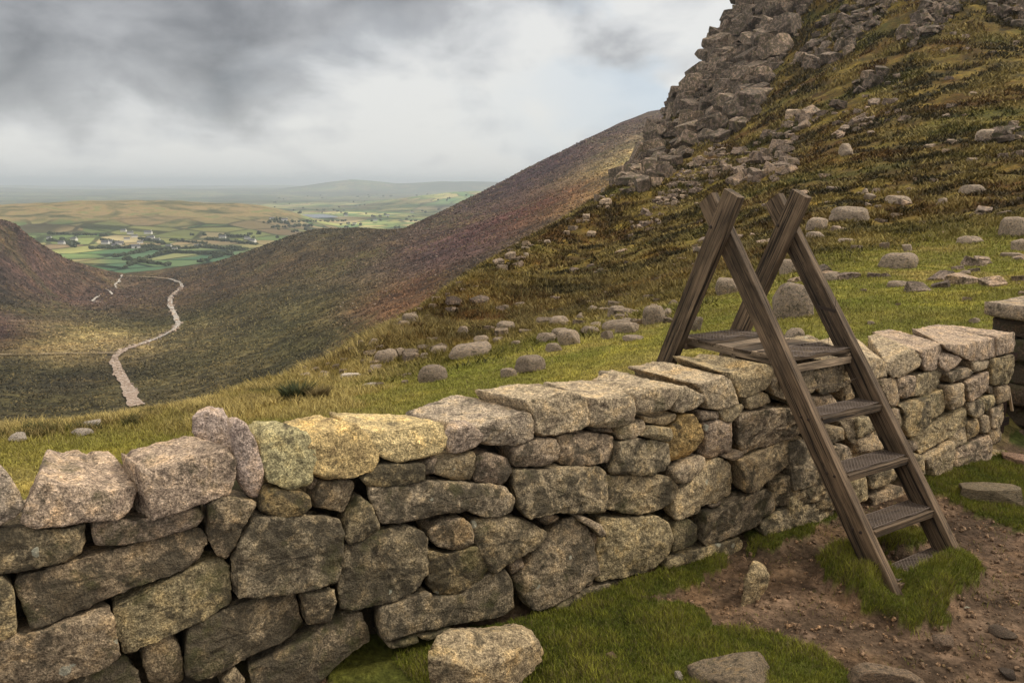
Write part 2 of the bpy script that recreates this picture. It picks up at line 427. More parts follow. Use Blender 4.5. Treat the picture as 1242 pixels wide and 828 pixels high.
# ------------------------------------------------------------------ valley and moorland mountains
MSIL = [(-500, 200, 1000), (-250, 225, 1100), (-120, 243, 1150), (0, 265, 1220), (20, 270, 1240), (36, 285, 1270), (75, 308, 1380), (110, 320, 1450), (150, 329, 1600), (200, 323, 1580), (250, 317, 1560), (300, 303, 1500), (340, 288, 1460), (365, 280, 1440), (385, 276, 1440), (410, 275, 1460), (440, 276, 1500), (470, 279, 1600), (490, 277, 1680), (520, 263, 1780), (560, 244, 1800), (600, 224, 1820), (640, 203, 1850), (700, 173, 1900), (750, 148, 1930), (785, 134, 1950), (812, 129, 1980), (900, 120, 2000), (1000, 118, 2000), (1300, 118, 2000), (1800, 118, 2000)]
MPTS = [(0, 500, 400), (0, 460, 530), (0, 430, 645), (0, 380, 880), (0, 350, 1010), (0, 330, 1060), (0, 295, 1140), (-200, 400, 700), (-200, 300, 950), (60, 345, 1180), (60, 380, 930), (60, 430, 665), (60, 500, 420),
 (150, 490, 440), (150, 450, 570), (150, 430, 670), (150, 400, 850), (150, 370, 1080), (150, 345, 1380), (215, 380, 980), (215, 350, 1250), (215, 430, 640), (215, 480, 460), (215, 335, 1430),
 (300, 470, 440), (300, 430, 560), (300, 400, 680), (300, 360, 900), (300, 330, 1180), (400, 440, 440), (400, 400, 540), (400, 350, 760), (400, 310, 1080),
 (500, 400, 420), (500, 350, 580), (500, 310, 800), (600, 340, 470), (600, 300, 640), (600, 255, 1050), (700, 290, 520), (700, 250, 700), (700, 210, 1050), (780, 200, 820), (780, 165, 1200), (900, 300, 500), (900, 180, 1200), (1300, 200, 1000),
 (0, 640, 180), (300, 620, 180), (600, 560, 180), (900, 480, 200), (1300, 420, 220), (-300, 640, 180)]
ex = []
for (px, py, Yd) in MSIL:
    q, s = slopeq(px, py, Yd)
    for k, dsl in ((1.12, .012), (1.4, .06), (1.8, .11)): ex.append((q + np.array([0, math.log(k)]), s - dsl))
R_MID = build_rbf(MSIL + MPTS, ex, 1e-7)
azm = np.linspace(-1.0, .85, 560); rm = np.exp(np.linspace(math.log(150), math.log(3200), 420))
A2, R2 = np.meshgrid(azm, rm, indexing='ij'); mx, my = R2*np.sin(A2), R2*np.cos(A2)
q2 = q_of(mx, my); _q = [slopeq(*t) for t in MSIL]
_cap = np.interp(A2, [q[0]/2 for q, s in _q], [s for q, s in _q]) - .001; _sm = R_MID(q2); _sm = _cap - .003*np.logaddexp(0, -(_sm-_cap)/.003)
mz = _sm*R2
wm = np.stack([mx, my], -1)
mz += np.clip(R2/900, .4, 1.3)*(2.6*fbm(wm/60, 5) + 3*fbm(wm/230+3, 3))*(1-.6*ss(1250, 1450, R2)) + 1.2*fbm(np.stack([mx*1.0+my*.4, my*.35], -1)/22, 3)
mz = np.maximum(mz, -262.); SLM = mz/R2
def sil_check(SL, ga, pxs):
    out = []
    for px in pxs:
        az = math.atan((px-CX)/F/1.0); i = np.searchsorted(ga, az); s = SL[i].max(); P = np.array([math.sin(ga[i]), math.cos(ga[i]), s]); x, y = proj(P); out.append((int(x), int(y)))
    return out
print('MID', sil_check(SLM, azm, range(0, 830, 40)))
print('NEAR', sil_check(SLG[:, 230:], azs, range(300, 1000, 40)))
def hit_mid(px, py):
    r = ray(px, py); az = math.atan2(r[0], r[1]); s = r[2]/math.hypot(r[0], r[1])
    i = min(max(np.searchsorted(azm, az) - 1, 0), len(azm)-2); f = (az-azm[i])/(azm[i+1]-azm[i])
    row = SLM[i]*(1-f) + SLM[i+1]*f; ok = np.where(row >= s)[0]
    if not len(ok): return None
    k = ok[0]
    if k == 0: return None
    a, b_ = row[k-1]-s, row[k]-s; rr = rm[k-1]*(rm[k]/rm[k-1])**(a/(a-b_))
    return np.array([rr*math.sin(az), rr*math.cos(az), rr*s])
PURP, OLIV, BRWN, DARK, STRW, RUST = (.080, .050, .042), (.078, .066, .030), (.070, .049, .028), (.040, .033, .018), (.25, .19, .09), (.125, .068, .038)
CPTS = [((0, 290, 950), DARK), ((60, 330, 1100), PURP), ((0, 350, 830), PURP), ((0, 400, 690), BRWN), ((40, 400, 760), BRWN), ((95, 398, 800), STRW), ((75, 405, 760), STRW), ((120, 410, 730), STRW), ((130, 380, 900), OLIV), ((20, 440, 600), OLIV), ((0, 500, 400), DARK), ((80, 470, 500), DARK), ((120, 450, 570), DARK), ((150, 480, 460), OLIV),
 ((180, 370, 1050), BRWN), ((170, 400, 850), OLIV), ((210, 440, 620), OLIV), ((250, 380, 820), OLIV), ((300, 440, 540), OLIV), ((300, 470, 440), DARK), ((300, 400, 680), OLIV), ((300, 340, 1080), BRWN), ((360, 310, 1180), BRWN), ((390, 290, 1350), DARK), ((345, 292, 1420), DARK), ((370, 283, 1430), DARK), ((440, 281, 1470), DARK), ((480, 281, 1600), BRWN), ((430, 310, 1050), BRWN), ((400, 370, 680), OLIV), ((400, 410, 520), OLIV), ((470, 380, 500), RUST), ((480, 350, 600), RUST), ((420, 400, 540), BRWN), ((520, 330, 680), PURP), ((500, 300, 860), PURP), ((600, 300, 640), PURP), ((600, 250, 1100), PURP), ((650, 270, 730), RUST), ((700, 230, 860), RUST), ((720, 190, 1250), PURP), ((730, 215, 900), STRW), ((690, 205, 1150), PURP), ((780, 150, 1600), PURP), ((560, 340, 560), BRWN), ((340, 480, 400), DARK), ((-300, 400, 600), DARK), ((1200, 200, 1000), PURP), ((150, 335, 1500), BRWN), ((0, 640, 180), DARK), ((900, 480, 200), DARK)]
R_MC = RBF([slopeq(*t)[0] for t, c in CPTS], np.array([c for t, c in CPTS]), 3e-3)
mc = np.clip(R_MC(q2), .016, .25)*1.0
sn = fbm(np.stack([mx + my*.3, my*.5], -1)/45, 4)[..., None]; mc = mc*(1 + .7*sn)
gl = ss(.12, .40, fbm(np.stack([mx+my*.5, my*.6-mx*.2], -1)/130+7, 4))[..., None]; mc = mc*(1-gl*.45) + np.array([.085, .075, .030])*gl*.45
mid = mesh_obj('valley', np.stack([mx, my, mz], -1).reshape(-1, 3), grid_faces(len(azm), len(rm)), M_MID, col=np.clip(mc, .006, 1).reshape(-1, 3))
tag(mid, kind='structure')

# ------------------------------------------------------------------ far lowland
azf = np.linspace(-.95, .75, 520); rf = np.exp(np.linspace(math.log(1500), math.log(80000), 420))
A3, R3 = np.meshgrid(azf, rf, indexing='ij'); fx, fy = R3*np.sin(A3), R3*np.cos(A3)
def ax(px): return np.arctan((np.asarray(px, float)-CX)/F/1.02)
BASE = -210.
def ridge(A, R, pxs, hs, Rc, wn, wf):
    h = np.interp(A, ax(np.array(pxs)), hs); d = np.log(R/Rc)
    return h*np.where(d < 0, np.exp(-(d/wn)**2), np.exp(-(d/wf)**2))
def far_h(A, R):
    x, y = R*np.sin(A), R*np.cos(A); w = np.stack([x, y], -1)
    z = BASE + 6*fbm(w/900, 3)
    z = z + ridge(A, R, [-400, -100, 0, 60, 110, 170, 220, 280, 320, 350, 380, 410], [90, 108, 112, 124, 132, 126, 122, 112, 98, 72, 25, 0], 4300, .22, .15)*(1+.12*fbm(w/330, 4))
    z = z + ridge(A, R, [430, 470, 510, 550, 590, 700], [0, 40, 95, 125, 135, 120], 8200, .14, .15)*(1+.1*fbm(w/500, 3))
    z = z + ridge(A, R, [330, 370, 400, 425, 450, 480, 510, 540, 580, 620, 700], [20, 120, 200, 262, 250, 205, 225, 250, 215, 190, 100], 19000, .10, .15)*(1+.08*fbm(w/1500, 3))
    z = z + 75*ss(11000, 24000, R)*(.6+1.2*np.clip(fbm(w/5200, 4), -.5, 1)) + 16*ss(5000, 9000, R)*fbm(w/1700, 3)
    return z
fz = far_h(A3, R3)
def hit_far(px, py):
    r = ray(px, py); az = math.atan2(r[0], r[1]); s = r[2]/math.hypot(r[0], r[1])
    i = min(max(np.searchsorted(azf, az) - 1, 0), len(azf)-2); row = fz[i]/rf
    ok = np.where((row >= s))[0]
    if not len(ok): return None
    k = ok[0]
    if k == 0: return None
    a, b_ = row[k-1]-s, row[k]-s; rr = rf[k-1]*(rf[k]/rf[k-1])**(a/(a-b_)); return np.array([rr*math.sin(az), rr*math.cos(az), rr*s])
moor = ridge(A3, R3, [-400, 0, 110, 280, 340, 370, 410], [1, 1, 1, 1, .9, .3, 0], 4300, .20, .3)
wf_ = np.stack([fx, fy], -1)
moor = np.clip(ss(.30, .62, moor + .22*fbm(wf_/300, 4)), 0, 1)
fcol = np.zeros(fx.shape+(4,)); fcol[..., 3] = 1
fcol[..., 0] = moor
fcol[..., 1] = ss(ax(95), ax(130), A3)*ss(ax(310), ax(270), A3)*ss(1700, 2000, R3)*ss(3050, 2700, R3)
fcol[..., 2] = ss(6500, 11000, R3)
mt, g, b = new_mat('farmland')
tcn = g.n('ShaderNodeTexCoord'); v = tcn.outputs['Object']
mp = g.n('ShaderNodeMapping'); g.link(v, mp.inputs[0]); mp.inputs['Rotation'].default_value = (0, 0, .35)
def fieldlayer(scale):
    a_ = g.n('ShaderNodeTexVoronoi', distance='MINKOWSKI'); a_.inputs['Exponent'].default_value = 4; a_.inputs['Scale'].default_value = scale; a_.inputs['Randomness'].default_value = .72; g.link(mp.outputs[0], a_.inputs['Vector'])
    b_ = g.n('ShaderNodeTexVoronoi', feature='DISTANCE_TO_EDGE'); b_.inputs['Scale'].default_value = scale; b_.inputs['Randomness'].default_value = .72; g.link(mp.outputs[0], b_.inputs['Vector'])
    return a_.outputs['Color'], b_.outputs['Distance']
fc, fd = fieldlayer(1/170.)
sx = g.n('ShaderNodeSeparateColor'); g.link(fc, sx.inputs[0])
fcol_n = g.ramp(sx.outputs[0], [(0, (.075, .15, .055)), (.3, (.16, .21, .075)), (.5, (.25, .26, .09)), (.72, (.34, .31, .13)), (.9, (.25, .18, .10)), (1, (.42, .36, .19))])
hedge = g.mapr(fd, .030, .06, 1, 0); c = g.mix(g.math('MULTIPLY', hedge, .8), fcol_n, (.022, .030, .012))
wood = g.mapr(g.noise(v, 1/420., 5, .7, .5), .57, .64, 0, .85); c = g.mix(wood, c, (.030, .038, .016))
sunpatch = g.mapr(g.noise(v, 1/2200., 5, .65), .42, .60, .55, 1.6); c = g.mix(1.0, c, sunpatch, 'MULTIPLY')  # broad patches of sun and dimmer ground put into the field colour
ca = g.n('ShaderNodeVertexColor', layer_name='col'); sc_ = g.n('ShaderNodeSeparateColor'); g.link(ca.outputs[0], sc_.inputs[0])
moorc = g.ramp(g.noise(v, 1/160., 7, .68, .6), [(.36, (.055, .060, .025)), (.46, (.15, .13, .055)), (.54, (.27, .19, .09)), (.62, (.16, .17, .06)), (.72, (.24, .23, .10))])
bgf = g.ramp(sx.outputs[0], [(0, (.055, .115, .065)), (.5, (.085, .150, .080)), (.8, (.13, .18, .075)), (1, (.26, .25, .11))])
c = g.mix(sc_.outputs[1], c, g.mix(hedge, bgf, (.012, .022, .012)))
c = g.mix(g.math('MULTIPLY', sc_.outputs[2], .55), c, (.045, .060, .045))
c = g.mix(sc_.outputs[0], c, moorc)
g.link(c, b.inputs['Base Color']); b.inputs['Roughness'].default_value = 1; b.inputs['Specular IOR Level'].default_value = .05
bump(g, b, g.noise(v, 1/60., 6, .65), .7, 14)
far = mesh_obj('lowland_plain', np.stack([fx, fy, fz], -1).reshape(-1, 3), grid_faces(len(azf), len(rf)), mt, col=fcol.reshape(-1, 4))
tag(far, kind='structure')

# lake
def ribbon(name, pts, mat, lift, kind='structure', hit=hit_mid, seed=1, sub=14, rough=.35):
    """pts: (px, py, width_px); a strip of ground draped over the terrain"""
    rng = np.random.default_rng(seed); P = np.array(pts, float); T = np.linspace(0, len(P)-1, (len(P)-1)*sub+1)
    C = np.stack([np.interp(T, np.arange(len(P)), P[:, k]) for k in range(3)], -1)
    C[:, 0] += np.convolve(rng.normal(0, 1, len(C)), np.ones(3)/3, 'same')*.5
    W3 = [hit(c[0], c[1]) for c in C]; ok = [i for i, w in enumerate(W3) if w is not None]
    C = C[ok]; W3 = np.array([W3[i] for i in ok])
    tan = np.gradient(W3[:, :2], axis=0); tan /= np.linalg.norm(tan, axis=1)[:, None]+1e-9; nor = np.c_[-tan[:, 1], tan[:, 0]]
    dep = W3[:, 1]*cp - W3[:, 2]*spn; wd = C[:, 2]*dep/F*.34
    Vv = []; K = 5
    sm = lambda: 1+rough*1.3*np.convolve(rng.normal(0, 1, len(W3)+8), np.ones(5)/5**.5, 'same')[4:-4]*.6
    la, ra = sm(), sm()
    for i in range(len(W3)):
        l, r_ = la[i], ra[i]
        for k in range(K):
            t = -max(l, .2) + (max(l, .2)+max(r_, .2))*k/(K-1)
            p = W3[i, :2] + nor[i]*wd[i]*t; Vv.append([p[0], p[1], 0])
    Vv = np.array(Vv)
    az = np.arctan2(Vv[:, 0], Vv[:, 1]); rr = np.hypot(Vv[:, 0], Vv[:, 1])
    G, ga, gr = (SLM, azm, rm) if hit is hit_mid else (SLG, azs, rs)
    ia = np.clip((np.searchsorted(ga, az)-1), 0, len(ga)-2); ir = np.clip(np.searchsorted(gr, rr)-1, 0, len(gr)-2)
    fa = (az-ga[ia])/(ga[ia+1]-ga[ia]); fr = (rr-gr[ir])/(gr[ir+1]-gr[ir])
    zz = lambda a_, r__: G[a_, r__]*gr[r__]
    z = (zz(ia, ir)*(1-fa)+zz(ia+1, ir)*fa)*(1-fr) + (zz(ia, ir+1)*(1-fa)+zz(ia+1, ir+1)*fa)*fr
    Vv[:, 2] = z + lift
    o = mesh_obj(name, Vv, grid_faces(len(W3), K), mat); tag(o, kind=kind); return o
def track_mat(name, cols, s):
    m, g, b = new_mat(name); tc = g.n('ShaderNodeTexCoord'); v = tc.outputs['Object']
    c = g.ramp(g.noise(v, s, 6, .75, .4), [(.30+.12*i, cc) for i, cc in enumerate(cols)])
    g.link(c, b.inputs['Base Color']); b.inputs['Roughness'].default_value = .95
    bump(g, b, g.noise(v, s*3, 4), .6, .15/s*.1); return m
M_TRK = track_mat('trodden_earth', [(.10, .065, .045), (.20, .135, .10), (.32, .25, .20), (.60, .55, .50)], .5)
M_TRK2 = track_mat('bleached_stony_track', [(.10, .08, .055), (.24, .20, .165), (.44, .41, .37), (.70, .68, .66)], .5)
M_DIRTT = track_mat('narrow_earth_track', [(.15, .11, .07), (.22, .165, .105), (.28, .215, .14), (.33, .27, .19)], .2)
ribbon('path', [(166, 493, 26), (158, 478, 22), (150, 462, 17), (142, 448, 15), (138, 434, 13), (150, 425, 15), (168, 419, 10)], M_TRK, .9, seed=2, rough=.22)
ribbon('path', [(166, 420, 8), (185, 413, 8), (200, 407, 8), (211, 400, 9), (217, 393, 9), (213, 383, 8), (207, 372, 7), (206, 362, 6), (212, 355, 5), (221, 349, 4.5), (219, 343, 3.5), (205, 338.5, 3)], M_TRK2, 1.1, seed=3, rough=.25)
ribbon('path', [(205, 338.6, 3), (185, 336.6, 3), (165, 336, 3), (150, 335.5, 2)], M_DIRTT, 1.2, seed=4, rough=.2)
ribbon('path', [(142, 430, 8), (110, 430, 6), (60, 431, 5), (0, 432, 5), (-60, 434, 5)], M_DIRTT, 1.8, seed=5, rough=.25)
ribbon('stream', [(148, 334, 2.5), (145, 341, 3.2), (139, 346, 2.8), (141, 350, 2)], M_TRK2, 1.2, seed=6, rough=.6)
ribbon('stream', [(128, 351, 2), (134, 354, 3.5), (137, 358, 2.5)], M_TRK2, 1.2, seed=7, rough=.6)
ribbon('stream', [(122, 359, 2.4), (116, 362, 3), (112, 366, 3), (122, 367, 1.5)], M_TRK2, 1.2, seed=8, rough=.6)
lm, g, b = new_mat('lake_water'); b.inputs['Base Color'].default_value = (.05, .07, .09, 1); b.inputs['Roughness'].default_value = .22; b.inputs['Specular IOR Level'].default_value = .5
lk = []
for k in range(40):
    a = 2*math.pi*k/40; px = 377 + 31*math.cos(a)*(1+.15*math.sin(3*a)); py = 262.3 + 2.6*math.sin(a)*(1+.2*math.cos(2*a+1))
    r = ray(px, py); p = r/r[2]*(BASE+14); lk.append(p)
lake = mesh_obj('lake', lk, [list(range(40))], lm, smooth=False); tag(lake, kind='structure')

# ------------------------------------------------------------------ haze
hm = bpy.data.materials.new('haze'); hm.use_nodes = True; t = hm.node_tree; t.nodes.clear()
vo = t.nodes.new('ShaderNodeVolumePrincipled'); vo.inputs['Color'].default_value = (.80, .90, 1.0, 1); vo.inputs['Density'].default_value = 7.0e-5; vo.inputs['Anisotropy'].default_value = .25
out = t.nodes.new('ShaderNodeOutputMaterial'); t.links.new(vo.outputs[0], out.inputs['Volume'])
zlo = float(min(gz.min(), mz.min(), fz.min())) - 1.0; zhi = float(max(gz.max(), mz.max(), fz.max(), 3)) + 22
hx = 85000
hv = [(sx_*hx, sy_*hx, z_) for z_ in (zlo, zhi) for sy_ in (-1, 1) for sx_ in (-1, 1)]
hz = mesh_obj('haze', hv, [[0, 2, 3, 1], [4, 5, 7, 6], [0, 1, 5, 4], [2, 6, 7, 3], [0, 4, 6, 2], [1, 3, 7, 5]], hm, smooth=False); tag(hz, kind='stuff')
print('haze', zlo, zhi)
# ------------------------------------------------------------------ dry stone wall
CROPS = {'1': (0, 520, 5.175), '2': (0, 660, 4.929), '3': (180, 480, 4.705), '4': (180, 652, 4.705), '5': (380, 480, 4.705), '6': (380, 652, 4.705), '7': (580, 450, 4.705),
         '8': (580, 600, 4.705), '9': (740, 420, 4.705), 'A': (780, 560, 4.705), 'B': (940, 380, 6.47), 'C': (1050, 380, 5.375), 'D': (1040, 480, 5.109),
         'P': (0, 0, 1.0), 'Q': (220, 460, 2.25), 'R': (680, 380, 2.5875), 'S': (960, 340, 2.588)}
def px_of(c, pts):
    ox, oy, s = CROPS[c]; return np.array([(ox+x/s, oy+y/s) for x, y in pts])
def on_face(pp, off=0.0):
    r = ray(pp[:, 0], pp[:, 1]); n3 = np.array([DN[0], DN[1], 0.])
    t = (P0 @ n3 + off) / (r @ n3); p = r*t[:, None]
    return np.stack([(p[:, 0]-P0[0])*DU[0] + (p[:, 1]-P0[1])*DU[1], p[:, 2]], -1)
def face_w(u, v, w):
    return np.stack([P0[0]+u*DU[0]+w*DN[0], P0[1]+u*DU[1]+w*DN[1], v], -1)

def resample(poly, N):
    p = np.asarray(poly, float)
    if abs(((p[:, 0]*np.roll(p[:, 1], -1)) - (np.roll(p[:, 0], -1)*p[:, 1])).sum()) < 1e-9: return None
    if ((p[:, 0]*np.roll(p[:, 1], -1)) - (np.roll(p[:, 0], -1)*p[:, 1])).sum() < 0: p = p[::-1]
    q = np.roll(p, -1, 0); p = np.stack([p*.93+q*.07, p*.07+q*.93], 1).reshape(-1, 2)
    L = np.r_[0, np.cumsum(np.linalg.norm(np.roll(p, -1, 0)-p, axis=1))]; pc = np.r_[p, p[:1]]
    t = np.linspace(0, L[-1], N, endpoint=False)
    return np.stack([np.interp(t, L, pc[:, 0]), np.interp(t, L, pc[:, 1])], -1)
def vnormals(V, Q):
    nr = np.zeros_like(V); a = V[Q[:, 0]]; b = V[Q[:, 1]]; c = V[Q[:, 2]]; d = V[Q[:, 3]]
    fn = np.cross(c-a, d-b)
    for k in range(4): np.add.at(nr, Q[:, k], fn)
    return nr/(np.linalg.norm(nr, axis=1)[:, None]+1e-12)
def loft(front, back, depth, R, p, rng, tilt=.06, chips=5, noise=1.0, step=.022, bulge=.02, ws=0.0, chipd=.05):
    """block stone: rounded front face on outline 'front' running back to outline 'back'; local (u, v, w)"""
    N = len(front); c = front.mean(0); rad_ = np.linalg.norm(front-c, axis=1).min()
    R = min(R, rad_*.7)
    kk = np.exp(-(np.minimum(np.arange(N), N-np.arange(N))/(N*.14))**2); kk /= kk.sum()
    soft = np.stack([np.real(np.fft.ifft(np.fft.fft(front[:, a_])*np.fft.fft(kk))) for a_ in (0, 1)], -1)
    NR = int(np.clip(np.linalg.norm(front-c, axis=1).mean()/step, 6, 26))
    rings = []
    tl = rng.normal(0, tilt, 2)
    for k in range(NR, 0, -1):
        t = math.sin(math.pi/2*k/NR)**.75
        w = R*((1-min(t, 1-1e-9)**p)**(1/p)-1) + bulge*(1-t*t)
        q = c + (soft-c)*t*(1-t*t) + (front-c)*t*t*t; rings.append(np.c_[q, w + (q-c) @ tl])
    rings = rings[::-1]  # centre outwards
    ns = max(4, int((depth-R)/(step*1.7)))
    for k in range(1, ns+1):
        s = k/ns; q = front*(1-s)+back*s
        edge = 1-.10*(s**6)
        cc = q.mean(0); q = cc+(q-cc)*edge
        rings.append(np.c_[q, np.full(N, -R-(depth-R)*s) + (front-c) @ tl*(1-s)])
    bc = back.mean(0)
    for f in (.7, .35): rings.append(np.c_[bc+(back-bc)*f*.9, np.full(N, -depth-.01)])
    V = np.concatenate(rings); nrg = len(rings)
    i = np.arange(N); j = (i+1) % N
    Q = np.concatenate([np.stack([k*N+i, k*N+j, (k+1)*N+j, (k+1)*N+i], -1) for k in range(nrg-1)])
    # centre caps: collapse with a vertex each
    V = np.r_[V, [[c[0], c[1], bulge]], [[bc[0], bc[1], -depth-.01]]]
    nv = len(V)
    T = np.concatenate([np.stack([np.full(N, nv-2), i, j], -1)[:, ::1], np.stack([np.full(N, nv-1), (nrg-1)*N+j, (nrg-1)*N+i], -1)])
    # orientation: face outwards along +w for the front
    nrm = vnormals(V, Q)
    ctr = V.mean(0)
    if (nrm*(V-ctr)).sum() < 0: nrm = -nrm; Q = Q[:, ::-1]; 
    # chips: flat broken facets
    size = np.linalg.norm(front.max(0)-front.min(0))
    for _ in range(chips):
        d = rng.normal(size=3); d[2] = abs(d[2])*1.1+.5; d /= np.linalg.norm(d)
        sv = V @ d; th = sv.max() - rng.uniform(.15, 1.0)*chipd*min(1.6, size/.45)
        ov = np.maximum(sv-th, 0); V = V - ov[:, None]*d*.92
    off = rng.uniform(-50, 50, 3); a = noise*min(1, rad_/.12)
    dd = a*(.011*fbm((V+off)*4.0, 3) + .012*np.abs(fbm((V+off)*9, 2)) - .004 + .009*fbm((V+off)*24, 3, .65))
    V = V + nrm*dd[:, None]
    return V, Q, T
def add_ws(V, w): V = V.copy(); V[:, 2] += w; return V
def stone_object(name, V, Q, T, parent, ploc, color, mat=None):
    Wd = face_w(V[:, 0], V[:, 1], V[:, 2]); c = Wd.mean(0)
    F_ = [tuple(map(int, f)) for f in Q] + [tuple(map(int, f)) for f in T]
    o = mesh_obj(name, Wd-c, F_, mat or M_GRAN, smooth=True)
    # make normals point outwards
    o.location = c - np.asarray(ploc) if parent is not None else c
    o.parent = parent; o.color = color
    bm = bmesh.new(); bm.from_mesh(o.data); bmesh.ops.recalc_face_normals(bm, faces=bm.faces); bm.to_mesh(o.data); bm.free()
    o.data.polygons.foreach_set('use_smooth', np.ones(len(o.data.polygons), bool))
    return o
import bmesh
